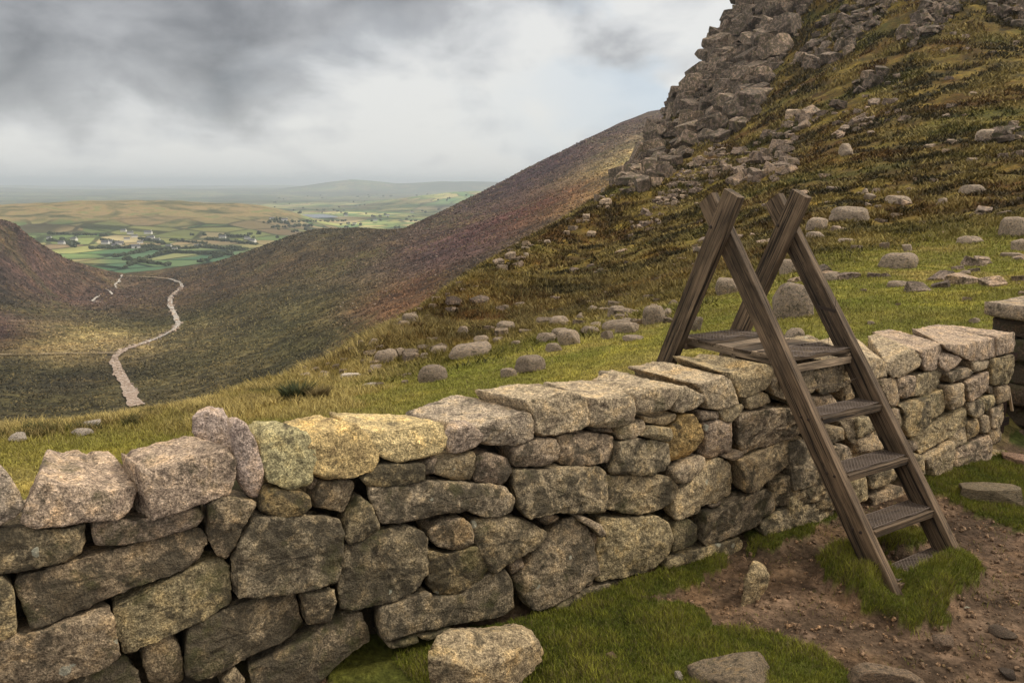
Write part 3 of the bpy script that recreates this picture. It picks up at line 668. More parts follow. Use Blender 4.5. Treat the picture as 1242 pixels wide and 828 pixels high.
# face stones, traced outlines
ST = '''P -15,643 20,640 60,643 103,636 107,660 100,672 80,684 20,696 -15,700
P 113,637 135,633 180,631 240,617 247,628 240,640 190,656 150,664 118,664 113,650
P 22,703 60,694 110,680 170,662 235,643 248,645 252,658 247,673 235,685 205,700 130,727 80,750 40,766 33,755 28,730 20,715
2 -60,210 20,215 75,270 95,400 105,550 0,585 -60,590
2 -60,600 200,540 400,470 600,400 665,395 680,500 710,650 600,740 450,800 350,850 -60,930
P 138,738 174,722 210,703 250,685 277,681 279,705 279,732 245,752 212,767 180,780 151,794 143,774 139,755
2 460,800 600,740 750,680 830,790 860,900 400,930
4 -20,610 140,560 180,620 205,720 210,850 20,850 -20,740
4 235,510 400,440 600,360 820,310 850,330 880,430 910,530 800,600 600,690 400,780 290,825 220,770 215,640
4 430,830 500,755 560,830 540,870 430,870
P 303,813 340,797 380,773 400,757 433,741 442,745 450,767 453,780 422,799 390,824 370,842 312,842
P 368,718 405,715 408,728 402,755 374,758 371,740
P 254,610 270,602 310,608 304,622 295,640 285,665 275,681 265,676 256,655
3 645,560 690,525 850,540 910,570 925,650 800,690 700,690 640,660
Q 200,375 260,380 330,370 430,380 440,440 435,510 420,560 300,580 140,595 140,500 165,440
Q 385,285 470,280 480,300 450,370 365,350 370,320
Q 340,290 375,275 385,290 365,310
Q 490,325 520,345 540,405 510,435 455,448 445,430 460,370
5 330,405 400,390 620,380 630,480 520,505 320,515 280,480
P 450,592 486,588 516,584 550,586 592,587 612,590 628,608 622,618 606,626 588,628 567,619 541,622 499,631 463,637 455,620 450,605
5 690,410 720,380 930,325 945,400 920,495 860,500 760,470 700,440
7 0,490 60,475 190,505 212,540 200,615 165,655 60,645 -10,630
5 630,390 700,350 710,370 690,400 700,440 640,450
P 415,673 422,665 440,650 465,644 490,638 514,646 519,656 519,694 499,718 482,727 433,739 414,737 411,711
P 522,645 540,631 562,629 573,643 575,660 567,665 548,669 524,658
6 660,70 780,95 930,50 960,90 1010,150 1000,210 960,240 850,330 720,340 680,300 655,200
8 -20,150 100,130 230,140 330,170 420,230 400,270 300,330 160,400 75,450 50,400 0,310 -30,220
P 462,737 490,728 520,717 527,724 545,724 560,722 580,705 598,697 619,692 625,710 628,745 600,752 575,755 552,757 505,766 463,777 461,760
6 430,610 590,555 605,600 540,625 450,640
6 600,570 780,510 800,540 660,590
8 205,420 270,365 285,430 220,475
8 380,130 440,115 480,140 470,170 410,185 385,165
8 500,170 560,145 630,190 660,270 685,440 620,500 520,570 400,640 340,658 280,640 235,560 230,500 290,430 370,320 430,250
8 570,120 620,130 720,180 725,230 700,245 650,190 580,150
8 655,225 700,235 695,290 670,300
8 610,510 660,475 700,475 690,530 620,545
8 430,690 450,620 520,580 700,540 890,500 900,530 820,590 650,650 500,720 430,750
P 737,632 771,630 800,627 819,639 819,651 814,673 801,688 784,698 769,701 731,709 730,685 732,655
P 628,572 660,569 700,567 727,567 736,574 735,600 733,621 700,622 678,621 655,625 640,629 630,615 626,590
7 215,450 320,395 445,390 465,440 460,520 380,540 230,555
7 480,380 640,365 795,375 795,440 775,520 700,540 500,548 480,500
9 60,550 160,530 270,535 340,560 350,650 300,725 220,745 20,735 40,640
P 737,580 787,578 815,580 822,590 822,602 812,613 795,622 778,625 760,623 737,620 736,600
7 690,330 790,335 795,365 690,360
9 55,460 200,425 220,480 150,530 70,540
9 225,455 340,465 350,500 335,545 170,515 200,490
9 190,400 280,415 380,385 400,410 330,455 220,440
9 430,400 490,395 530,450 550,530 510,620 450,665 380,690 360,640 350,540 360,480
9 370,720 400,690 540,630 550,680 440,775 385,785
9 530,375 620,375 635,410 530,425
9 630,370 690,345 770,335 770,370 700,435 660,430
9 555,440 640,430 715,440 720,540 715,600 620,640 575,645 570,560
9 660,635 740,595 755,620 700,650
P 867,559 878,558 892,567 897,577 896,600 876,611 854,616 850,624 822,631 817,619 822,598 844,581
A 205,350 290,335 335,380 325,460 290,485 240,500 190,530 185,440
A 410,260 470,235 470,255 420,275
A 360,300 480,260 560,210 700,155 770,195 765,290 700,330 660,390 500,450 370,485 345,460 355,380
A 160,560 350,495 480,465 560,440 590,470 570,560 480,580 300,620 150,620
9 790,300 880,260 930,290 930,325 800,360
R 560,320 620,305 700,295 745,330 750,380 680,410 590,445 570,400
R 565,470 640,430 750,385 790,400 780,450 700,490 610,545 570,560
R 680,530 790,490 828,490 828,580 760,600 690,610 680,560
R 635,660 700,620 828,590 860,600 858,650 700,690 640,700
B 260,440 540,410 530,600 440,620 270,580
B 300,660 500,650 520,720 430,760 350,770
B 560,480 610,560 670,670 560,700
S 0,400 70,400 90,455 20,490 0,490
S 110,465 160,460 165,500 120,515
S 170,440 250,430 285,500 200,520 180,490
S 205,530 290,520 310,560 240,590 205,570
S 245,600 320,590 340,630 250,655
S 180,625 240,615 245,690 190,700
S 0,510 60,500 100,560 70,640 0,660
S 0,300 45,300 55,360 60,390 0,392
S 105,525 170,515 190,560 180,610 110,620
S 75,650 165,635 180,700 80,740
S 0,680 70,655 70,740 0,770
C 75,430 190,420 205,500 205,600 150,600 110,520
C 205,415 320,410 335,450 310,540 250,550 215,540
C 340,400 480,375 520,400 540,460 490,520 390,545 320,540 335,470
C 535,395 660,350 700,385 690,420 560,455
C 210,590 400,550 520,500 535,590 520,640 430,700 380,780 260,800 235,740 240,660
C 160,625 215,620 235,720 210,750 175,680
C 530,475 625,460 650,590 560,630 540,600
C 650,440 800,380 810,410 800,510 680,575 655,530
C 690,310 820,305 800,360 710,385
C 820,300 950,265 940,450 830,470
D 370,270 470,190 570,130 680,70 695,170 600,250 520,300 420,370 390,320
C 680,585 760,560 770,640 720,680 685,660
C 770,560 840,530 860,590 790,640
C 860,480 935,470 935,560 865,590
C 820,475 855,475 850,530 820,520
C 830,630 910,590 915,680 900,740 830,750
C 760,670 800,660 810,770 760,780
D 590,240 690,190 695,290 600,340
D 700,170 760,150 765,240 705,280
D 830,215 915,200 915,290 840,320
D 590,370 680,310 820,240 840,330 800,400 700,445 620,450
D 415,390 590,275 580,460 570,500 460,510 430,440
D 800,440 860,370 910,340 910,420 870,480 810,500
D 530,520 620,490 700,445 720,480 640,560 570,590 530,560
D 410,525 500,520 515,560 430,580
D 290,265 380,290 390,320 330,345 310,330
D 330,370 400,370 405,480 380,490 350,430
D 205,80 260,80 275,190 240,190
D 80,480 230,440 250,530 100,580
D 90,620 270,560 300,620 200,680 100,700
D 0,140 80,130 120,200 0,260
D 0,270 110,220 170,320 100,340 0,360
D 0,500 60,500 75,620 0,640'''
YEL = {13: (.30, .23, .12), 47: (.36, .26, .12), 25: (.30, .24, .14)}
rng = np.random.default_rng(11)
wall_loc = face_w(np.array(-4.), np.array(-3.15), np.array(-.4))
wall = tag(empty('dry_stone_wall', wall_loc), 'long lichen speckled dry stone wall of granite blocks under the timber stile', 'wall')
stones = []
for k, ln in enumerate(ST.split('\n')):
    p = ln.split(); pp = px_of(p[0], [tuple(map(float, q.split(','))) for q in p[1:]])
    uv = on_face(pp); c = uv.mean(0); sz = np.linalg.norm(uv.max(0)-uv.min(0))
    # a joint is narrower in life than its dark line looks: outlines grow a little
    uv = c + (uv-c)*(1+.020/max(sz, .10))
    per = np.linalg.norm(np.roll(uv, -1, 0)-uv, axis=1).sum()
    N = int(np.clip(per/.020, 26, 104)); fr = resample(uv, N)
    dep = rng.uniform(.30, .38) if sz > .2 else .22
    bk = fr.mean(0)+(fr-fr.mean(0))*rng.uniform(.80, .9)
    V, Q, T = loft(fr, bk, dep, rng.uniform(.016, .028), rng.uniform(8, 13), rng, tilt=.07, chips=int(rng.integers(2, 6)), bulge=rng.uniform(.004, .02), chipd=.022)
    V = add_ws(V, rng.uniform(-.04, .025) - (.03 if sz < .2 else 0))
    hgt = (c[1]+3.16)/1.5
    left = ss(-3.5, -8.0, c[0])
    b_ = rng.uniform(.80, 1.18)
    col = YEL.get(k, None)
    if col is None:
        col = np.array([.37, .302, .212])*b_*(1-.30*left)
        col = col*(1+.10*ss(.3, 1.0, hgt)); col = col*np.array([1, rng.uniform(.96, 1.03), rng.uniform(.88, 1.06)])
    wear = float(np.clip(rng.uniform(.2, .85) + .25*left - .15*hgt, .1, 1))
    area = .5*abs((uv[:, 0]*np.roll(uv[:, 1], -1) - np.roll(uv[:, 0], -1)*uv[:, 1]).sum())
    dpt = face_w(c[0], c[1], 0)[1]
    stones.append((area/dpt**2, V, Q, T, (*col, wear)))
stones.sort(key=lambda s: -s[0])
for s in stones[:98]: stone_object('wall_stone', s[1], s[2], s[3], wall, wall_loc, s[4])
def join_parts(name, L, parent, ploc, color, mat=None):
    VV, FF, n = [], [], 0
    for V, Q, T in L:
        VV.append(V); FF += [tuple(int(x)+n for x in f) for f in Q] + [tuple(int(x)+n for x in f) for f in T]; n += len(V)
    V = np.concatenate(VV); Wd = face_w(V[:, 0], V[:, 1], V[:, 2]); c = Wd.mean(0)
    o = mesh_obj(name, Wd-c, FF, mat or M_GRAN); o.location = c-np.asarray(ploc); o.parent = parent; o.color = color
    bm = bmesh.new(); bm.from_mesh(o.data); bmesh.ops.recalc_face_normals(bm, faces=bm.faces); bm.to_mesh(o.data); bm.free()
    o.data.polygons.foreach_set('use_smooth', np.ones(len(o.data.polygons), bool)); return o
rest = [(s[1], s[2], s[3]) for s in stones[98:]]
if rest: tag(join_parts('pinning_stones', rest, wall, wall_loc, (.25, .20, .15, .5)), kind='stuff')
# stones outside the frame (left end, lower left) and on the far face, behind the joints
def rect(u0, u1, v0, v1, r): 
    j = lambda: r.normal(0, .014)
    return np.array([(u0+j(), v0+j()), ((u0+u1)/2, v0+j()), (u1+j(), v0+j()), (u1+j(), (v0+v1)/2), (u1+j(), v1+j()), ((u0+u1)/2, v1+j()), (u0+j(), v1+j()), (u0+j(), (v0+v1)/2)])
ext = []
for row in range(7):
    v0 = -3.35+row*.215; u = -11.5 + rng.uniform(0, .4)
    while u < -5.6:
        wd = rng.uniform(.25, .62); R_ = rect(u+.012, u+wd-.012, v0+.01, v0+.205, rng)
        x, y = proj(face_w(R_[:, 0], R_[:, 1], 0.0))
        if ((x < -8) | (y > 834)).all():
            fr = resample(R_, 40); ext.append(add_ws(loft(fr, fr.mean(0)+(fr-fr.mean(0))*.88, .28, .05, 3.5, rng, step=.035)[0], rng.uniform(-.03, .01)))
            q_, t_ = loft(fr, fr, .28, .05, 3.5, rng, step=.035)[1:]
            ext[-1] = (ext[-1], q_, t_)
        u += wd
tag(join_parts('wall_base_stones', ext, wall, wall_loc, (.22, .18, .135, .8)), kind='stuff')
# rubble core
uu = np.linspace(-11.6, -.22, 260); prof = [(-.27, -3.6), (-.26, -3.2), (-.26, -2.8), (-.26, -2.4), (-.26, -2.05), (-.28, -1.84), (-.45, -1.76), (-.72, -1.76), (-.86, -1.95), (-.88, -2.5), (-.90, -3.0), (-.92, -3.7)]
VV = np.array([[(u, v - .0115*0, w) for (w, v) in prof] for u in uu]).reshape(-1, 3)
VV = VV + .05*np.stack([fbm(VV*5+k*9, 3) for k in range(3)], -1)
VV[:, 1] -= 0.012*VV[:, 0]*0
Q = grid_faces(len(uu), len(prof)); Wd = face_w(VV[:, 0], VV[:, 1], VV[:, 2])
capf = [tuple(range((len(uu)-1)*len(prof), len(uu)*len(prof)))]
core = mesh_obj('rubble_core', Wd-wall_loc, [tuple(map(int, f)) for f in Q]+capf, M_GRAN, parent=wall); core.color = (.07, .055, .04, 1.0)  # core tinted near black: shade of the open joints put into its colour
# far face: courses of stones that only show from beside the wall's end
bk_ = []
for row in range(6):
    v0 = -3.2+row*.235; u = -11.4
    while u < -.3:
        wd = rng.uniform(.3, .7); R_ = rect(u+.012, min(u+wd, -.02)-.012, v0+.01, v0+.225, rng); fr = resample(R_, 24)
        V, q_, t_ = loft(fr, fr.mean(0)+(fr-fr.mean(0))*.9, .2, .05, 3.5, rng, step=.06)
        V[:, 2] = -(.98) - V[:, 2] + .06; bk_.append((V, q_, t_)); u += wd
tag(join_parts('far_face_stones', bk_, wall, wall_loc, (.26, .21, .16, .5)), kind='stuff')

# coping stones: crop | front outline | back-left, back-right corner of the top | colour
PINK = (.40, .315, .245); BUFF = (.42, .345, .245); GREY = (.36, .30, .24)
CP = [('1', '-150,240 0,240 60,310 155,470 110,540 0,610 -150,640', '1', -150, 150, 10, 165, GREY, .3, 0),
 ('1', '245,325 420,365 560,360 640,395 860,385 882,410 800,540 740,580 600,575 380,612 210,628 145,590 165,500', '1', 205, 100, 705, 112, PINK, .30, 0),
 ('P', '172,568 184,573 232,556 282,545 285,556 284,597 241,612 181,633 176,600', 'P', 141, 546, 229, 522, PINK, .30, 0),
 ('P', '234,506 250,500 264,503 280,514 286,535 286,562 262,552 234,528', 'P', 246, 489, 274, 489, (.40, .33, .30), .1, .35),
 ('3', '462,150 500,130 560,165 620,265 655,400 662,520 650,585 590,585 520,490 495,330 472,200', '3', 470, 105, 520, 112, (.42, .34, .30), .1, 0),
 ('3', '640,290 700,200 830,170 920,230 950,300 948,470 900,515 800,530 700,490 665,430', '3', 545, 118, 715, 130, (.42, .38, .22), .1, 0),
 ('5', '-60,250 60,215 150,205 250,165 300,215 370,310 375,370 330,430 230,470 100,485 10,470 -30,380', '3', 745, 130, 1010, 75, (.52, .40, .20), .1, 0),
 ('5', '310,215 480,200 740,150 755,230 750,290 700,340 640,365 480,375 400,350 350,290', '5', 50, 75, 520, 98, (.52, .42, .23), .15, 0),
 ('5', '755,190 800,165 900,165 985,220 985,250 930,300 820,335 780,330 750,260', '5', 770, 128, 900, 122, (.36, .29, .235), .2, 0),
 ('7', '-25,315 100,280 250,235 300,240 335,330 320,390 230,430 100,430 20,400 -40,360', 'P', 482, 499, 566, 471, (.40, .335, .26), .2, 0),
 ('7', '280,175 330,165 500,120 600,130 630,200 645,300 600,325 500,350 400,375 345,350 325,260', '7', -55, 92, 330, 45, BUFF, .2, 0),
 ('7', '630,155 700,160 880,140 892,180 886,280 860,310 790,325 660,325 640,270', '7', 345, 48, 640, 38, BUFF, .15, 0),
 ('9', '150,275 200,235 380,240 385,290 330,365 240,380 160,380 150,310', 'P', 708, 463, 733, 448, BUFF, .15, 0),
 ('9', '390,240 420,225 545,285 550,320 500,355 430,385 380,375 375,330', 'P', 722, 449, 745, 444, (.43, .36, .26), .15, 0),
 ('9', '485,215 570,200 660,165 720,220 745,300 740,330 640,360 570,360 555,310 520,240', '9', 80, 112, 320, 48, BUFF, .15, 0),
 ('9', '650,150 740,150 800,170 870,100 920,110 935,190 880,250 790,295 755,290 740,250 700,190', '9', 330, 45, 560, 28, (.37, .30, .19), .4, 0),
 ('P', '938,462 985,448 992,472 962,488 942,480', 'P', 872, 420, 925, 412, (.32, .26, .18), .4, 0),
 ('P', '988,452 1022,440 1037,436 1038,462 1020,470 998,478', 'P', 930, 412, 985, 405, (.32, .26, .18), .4, 0),
 ('C', '-60,310 0,290 100,290 145,350 140,410 70,425 -30,420', 'P', 988, 412, 1040, 404, BUFF, .15, 0),
 ('C', '140,320 200,290 300,235 350,250 370,310 340,370 280,405 180,415 145,380', 'C', 0, 155, 70, 130, BUFF, .15, 0),
 ('C', '330,240 400,240 490,200 500,230 475,290 465,365 400,375 375,330 370,290', 'C', 20, 105, 150, 108, PINK, .15, 0),
 ('C', '480,280 520,260 600,275 630,300 600,340 530,380 490,350', 'C', 470, 250, 540, 240, PINK, .15, 0),
 ('C', '500,200 640,205 850,165 858,280 780,300 690,310 610,270 520,230', 'C', 285, 112, 430, 85, PINK, .15, 0),
 ('C', '860,150 970,130 977,180 965,250 870,275 860,270', 'C', 375, 78, 480, 58, PINK, .15, 0)]
LBL = {3: 'smooth pinkish slab leaning back behind its neighbour', 4: 'thin upright pinkish slab', 5: 'olive sided grey fronted rounded block', 6: 'yellow ochre rounded block', 7: 'pale yellow slab with dark hollow', 15: 'mossy brown block under the stile platform'}
for k, (cn, outl, bcn, xl, yl, xr, yr, col, wear, off) in enumerate(CP):
    pp = px_of(cn, [tuple(map(float, q.split(','))) for q in outl.split()])
    uv = on_face(pp, -off+.02); top = uv[:, 1].max()
    cu = uv.mean(0); uv = cu+(uv-cu)*(1.035 if k < 16 else 1.07)
    per = np.linalg.norm(np.roll(uv, -1, 0)-uv, axis=1).sum(); N = int(np.clip(per/.016, 44, 120)); fr = resample(uv, N)
    B = px_of(bcn, [(xl, yl), (xr, yr)])
    # top-front heights left / right, then meet the level plane of the top
    umin, umax = uv[:, 0].min(), uv[:, 0].max()
    zl = np.sort(uv[uv[:, 0] < umin+.5*(umax-umin)][:, 1])[-1]; zr = np.sort(uv[uv[:, 0] > umin+.5*(umax-umin)][:, 1])[-1]
    def meet(pxy, z):
        r = ray(*pxy); p = r/r[2]*z; return (p[0]-P0[0])*DU[0]+(p[1]-P0[1])*DU[1], (p[0]-P0[0])*DN[0]+(p[1]-P0[1])*DN[1]
    rise = .015
    ul, wl = meet(B[0], zl+rise); ur, wr = meet(B[1], zr+rise)
    D = float(np.clip(-(wl+wr)/2 - off, .12, 1.0))
    # at fixed depth D, unproject corners again
    BB = on_face(B, -(D+off)); ul, vl = BB[0]; ur, vr = BB[1]
    if ur-ul < .12: m_ = (ul+ur)/2; ul, ur = m_-.06, m_+.06
    s = (fr[:, 0]-umin)/(umax-umin); vbot = fr[:, 1].min()
    tf = zl*(1-s)+zr*s; tb = vl*(1-s)+vr*s
    nb_ = 24; edges_ = np.linspace(0, 1, nb_+1); loc_ = np.array([fr[(s >= edges_[i_]-.06) & (s <= edges_[i_+1]+.06), 1].max() for i_ in range(nb_)])
    tl_ = np.interp(s, (edges_[:-1]+edges_[1:])/2, loc_)
    fh = np.clip((fr[:, 1]-vbot)/np.maximum(tl_-vbot, .04), 0, 1)
    bk = np.stack([ul+(ur-ul)*s, vbot + fh*np.maximum(tb-vbot, .08)], -1)
    print('cope', k, round(D, 2), 'front z', round(zl, 2), round(zr, 2), 'back', round(vl, 2), round(vr, 2))
    if k >= 16: bk = np.stack([bk[:, 0], vbot + fh*max(zl+.015-vbot, zr+.015-vbot, .1)], -1)
    V, Q, T = loft(fr, bk, D, .022, 9.0, rng, tilt=.07 if k < 16 else .02, chips=4 if k < 16 else 1, bulge=.008, step=.017, noise=.8, chipd=.024)
    V = add_ws(V, -off+.02)
    o = stone_object('coping_stone', V, Q, T, wall, wall_loc, (*col, wear))
    if k in LBL: o['label'] = LBL[k]

# ------------------------------------------------------------------ pier and gate beyond the wall's end
def box_stone(name, c, sz, yaw, parent, ploc, color, r, mat=None, chips=6):
    """squared stone block standing at c (centre), size along run, height, thickness"""
    a, h_, d = sz; o = np.array([(-a/2, -h_/2), (0, -h_/2*1.02), (a/2, -h_/2), (a/2, 0), (a/2, h_/2), (0, h_/2), (-a/2, h_/2), (-a/2, 0)]) + r.normal(0, .008, (8, 2))
    fr = resample(o, 44); V, Q, T = loft(fr, fr*.97, d, .03, 4, r, chips=chips, step=.03)
    V[:, 2] += d/2
    M = np.stack([V[:, 0]*math.cos(yaw)+V[:, 2]*math.sin(yaw), V[:, 0]*math.sin(yaw)-V[:, 2]*math.cos(yaw), V[:, 1]], -1)
    ob = mesh_obj(name, M, [tuple(map(int, f)) for f in Q]+[tuple(map(int, f)) for f in T], mat or M_GRAN)
    bm = bmesh.new(); bm.from_mesh(ob.data); bmesh.ops.recalc_face_normals(bm, faces=bm.faces); bm.to_mesh(ob.data); bm.free()
    ob.data.polygons.foreach_set('use_smooth', np.ones(len(ob.data.polygons), bool))
    ob.location = np.asarray(c)-(np.asarray(ploc) if parent is not None else 0); ob.parent = parent; ob.color = color; return ob
yaw = math.atan2(DU[1], DU[0])
pl = face_w(np.array(1.05), np.array(-3.15), np.array(-.45))
pier = tag(empty('gate_pier', pl), 'stone pier in painted shade with a flat capstone beyond the gap at the right', 'pier')
zc = -3.3
for i, (h_, ex_) in enumerate([(.30, 0), (.28, .02), (.26, -.02), (.30, .01), (.27, -.01), (.24, .02)]):
    for s_ in (0, 1):
        box_stone('pier_stone', face_w(np.array(1.37+.52*s_+(.08 if i % 2 else 0)), np.array(zc+h_/2), np.array(-.45+ex_)), (.50, h_-.008, .74), yaw, pier, pl, (.09, .065, .05, .9), rng)  # dark tint puts the shade on the pier's face into the stone colour
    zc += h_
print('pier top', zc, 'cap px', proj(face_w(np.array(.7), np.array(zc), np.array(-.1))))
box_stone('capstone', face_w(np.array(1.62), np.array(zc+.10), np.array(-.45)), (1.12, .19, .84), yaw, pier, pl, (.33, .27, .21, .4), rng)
def plank_mesh(L, wd, th, r, seg=16, wob=.003, taper=0, notch=0):
    """sawn timber along +x, rounded arrises, end grain faces"""
    rr = min(wd, th)*.10
    prof = []
    for (sx_, sy_) in ((1, 1), (-1, 1), (-1, -1), (1, -1)):
        cx_, cy_ = sx_*(wd/2-rr), sy_*(th/2-rr)
        a0 = {(1, 1): 0, (-1, 1): 90, (-1, -1): 180, (1, -1): 270}[(sx_, sy_)]
        for a_ in (0, 45, 90): prof.append((cx_+rr*math.cos(rad(a0+a_)), cy_+rr*math.sin(rad(a0+a_))))
    prof = np.array(prof); n = len(prof); V = []
    xs = np.linspace(0, L, seg+1); ph = r.uniform(0, 9)
    for i, x_ in enumerate(xs):
        w1 = wob*math.sin(ph+x_*2.3); w2_ = wob*math.cos(ph*2+x_*1.7)
        sc_ = 1.0 if 0 < i < seg else .985
        for (a_, b_) in prof: V.append((x_, a_*sc_+w1+r.normal(0, .0006), b_*sc_+w2_+r.normal(0, .0006)))
    F_ = [(i*n+j, i*n+(j+1) % n, (i+1)*n+(j+1) % n, (i+1)*n+j) for i in range(seg) for j in range(n)]
    F_ += [tuple(range(n))[::-1], tuple(range(seg*n, seg*n+n))]
    return np.array(V), F_
def wood(name, base, dark, green=.1):
    m, g, b = new_mat(name); tc = g.n('ShaderNodeTexCoord'); oi = g.n('ShaderNodeObjectInfo')
    off = g.n('ShaderNodeVectorMath', operation='ADD'); g.link(tc.outputs['Object'], off.inputs[0]); g.link(g.math('MULTIPLY', oi.outputs['Random'], 37.), off.inputs[1])
    def st(sc):
        mp = g.n('ShaderNodeMapping'); g.link(off.outputs[0], mp.inputs[0]); mp.inputs['Scale'].default_value = sc; return mp.outputs[0]
    gr = g.noise(st((1.2, 60, 60)), 1.0, 5, .65, .6); gr2 = g.noise(st((3.5, 170, 170)), 1.0, 4, .7); bl = g.noise(st((1.5, 5, 5)), 1.3, 4, .6); kn = g.noise(st((4, 14, 14)), 1, 3, .6, 1.5)
    c = g.ramp(gr, [(.30, dark), (.52, base), (.75, tuple(x*1.45 for x in base))])
    c = g.mix(1.0, c, g.ramp(gr2, [(.34, .45), (.5, 1.0), (.7, 1.35)]), 'MULTIPLY')
    c = g.mix(1.0, c, g.ramp(bl, [(.32, .42), (.5, .95), (.68, 1.55)]), 'MULTIPLY')
    c = g.mix(g.mapr(kn, .62, .74, 0, .7), c, dark)
    # cracks along the grain
    cr = g.mapr(g.noise(st((.8, 38, 38)), 1.0, 2, .5, .8), .365, .395, .9, 0); c = g.mix(cr, c, (.012, .009, .007))
    c = g.mix(g.mapr(g.noise(off.outputs[0], 6, 5, .7), .58, .72, 0, green), c, (.10, .11, .06))
    c = g.mix(1.0, c, g.ramp(oi.outputs['Random'], [(0, .72), (1, 1.22)]), 'MULTIPLY')
    g.link(c, b.inputs['Base Color']); b.inputs['Roughness'].default_value = .82; b.inputs['Specular IOR Level'].default_value = .3
    h = g.math('ADD', g.math('MULTIPLY', gr, 1.0), g.math('SUBTRACT', g.math('MULTIPLY', gr2, .5), g.math('MULTIPLY', cr, 2.0)))
    bump(g, b, h, .8, .006); return m
M_WOOD = wood('weathered_timber', (.125, .086, .054), (.034, .023, .016))
M_WOOD2 = wood('pale_worn_timber', (.25, .185, .125), (.085, .06, .04))
M_WOODR = wood('dark_red_gate_board', (.040, .020, .014), (.012, .008, .006))
M_IRON = plain('rusty_iron', (.060, .045, .038), .7, .5)
M_MESH = plain('brown_anti_slip_mesh', (.135, .105, .088), .6, .3)
def timber(name, A, B, wd, th, side, parent, ploc, mat, r, seg=18, wob=.003):
    """beam from A to B; wd is measured along 'side' (unit vector), th across it"""
    A, B, side = Vector(A), Vector(B), Vector(side); x = (B-A).normalized(); z = (side - side.dot(x)*x).normalized(); y = z.cross(x)
    V, F_ = plank_mesh((B-A).length, th, wd, r, seg, wob)
    o = mesh_obj(name, V, F_, mat, smooth=False); M = Matrix((x, y, z)).transposed().to_4x4(); M.translation = A-Vector(ploc); 
    o.parent = parent; o.matrix_local = M; return o
gl_ = face_w(np.array(.28), np.array(-3.16), np.array(-.30))
gate = tag(empty('gate', gl_), 'dark red-brown boarded wooden gate standing in the shaded gap at the end of the wall', 'gate')
DUv, DNv = Vector((DU[0], DU[1], 0)), Vector((DN[0], DN[1], 0))
for i in range(4):
    a = Vector(face_w(np.array(.36+.135*i), np.array(-3.08), np.array(-.34)).tolist()); timber('board', a, a+Vector((0, 0, 1.30+.02*(i % 2))), .125, .022, DUv, gate, gl_, M_WOODR, rng)
for z_ in (-2.85, -2.05):
    a = Vector(face_w(np.array(.31), np.array(z_), np.array(-.317)).tolist()); timber('rail', a, a+DUv*.58, .10, .024, Vector((0, 0, 1)), gate, gl_, M_WOODR, rng)
a = Vector(face_w(np.array(.33), np.array(-2.80), np.array(-.315)).tolist()); b2 = Vector(face_w(np.array(.83), np.array(-2.10), np.array(-.315)).tolist())
timber('brace', a, b2, .09, .020, DNv.cross((b2-a).normalized()), gate, gl_, M_WOODR, rng)
stp = Vector(face_w(np.array(.10), np.array(-2.25), np.array(.0)).tolist())
tag(timber('stick', stp+Vector((0, 0, -.0)), stp+DUv*.16+Vector((0, 0, -.30)), .028, .02, DNv, None, (0, 0, 0), M_WOOD2, rng), 'short pale stick leaning in the gap against the end of the wall', 'stick')

# ------------------------------------------------------------------ step stile
F1 = Vector((2.95, 5.79, -3.20)); AP = Vector((1.871, 7.427, -.384)); DV = Vector((DU[0], DU[1], -.011)); NV = -DNv
WID = .90
st_loc = (F1+AP)/2 + DV*.4; st_loc.z = -3.16
stile = tag(empty('step_stile', st_loc), 'weathered timber A-frame step stile with mesh covered treads straddling the dry stone wall', 'stile')
def axis_pt(f, t): return f + (AP-F1)*t
front_dir = (AP-F1).normalized()
AR = AP + Vector((.5505*.07, -.8348*.07, 0)); back_foot = AR + Vector((-.5505*1.12, .8348*1.12, -2.45)); back_dir = (AR-back_foot).normalized()
for k, w_ in enumerate((0, WID)):
    o_ = DV*w_
    sf = NV  # wide side follows the plane of the frame
    timber('front_stringer', F1+o_+Vector((0, 0, -.05 if k == 0 else .0)), AP+o_+front_dir*.30, .19, .085, sf, stile, st_loc, M_WOOD, rng, 26, .004)
    timber('rear_stringer', back_foot+o_-DV*.088, AR+o_-DV*.088+back_dir*.33, .19, .085, sf, stile, st_loc, M_WOOD, rng, 22, .004)
    # coach bolt through the crossing
    c = AP+o_-DV*.134; vs, fs = [], []
    for i in range(10): a = 2*math.pi*i/10; vs.append(tuple(c-st_loc+NV*.017*math.cos(a)+Vector((0, 0, .017*math.sin(a)))))
    for i in range(10): a = 2*math.pi*i/10; vs.append(tuple(c-st_loc-DV*.009+NV*.013*math.cos(a)+Vector((0, 0, .013*math.sin(a)))))
    fs = [(i, (i+1) % 10, 10+(i+1) % 10, 10+i) for i in range(10)]+[tuple(range(10, 20))]
    mesh_obj('bolt', vs, fs, M_IRON, parent=stile, smooth=False)
def bolt_at(c, r_=.014):
    vs, fs = [], []
    for i in range(8): a = 2*math.pi*i/8; vs.append(tuple(c-st_loc+NV*r_*math.cos(a)+Vector((0, 0, r_*math.sin(a)))))
    for i in range(8): a = 2*math.pi*i/8; vs.append(tuple(c-st_loc-DV*.010+NV*r_*.7*math.cos(a)+Vector((0, 0, r_*.7*math.sin(a)))))
    mesh_obj('bolt', vs, [(i, (i+1) % 8, 8+(i+1) % 8, 8+i) for i in range(8)]+[tuple(range(8, 16))], M_IRON, parent=stile, smooth=False)
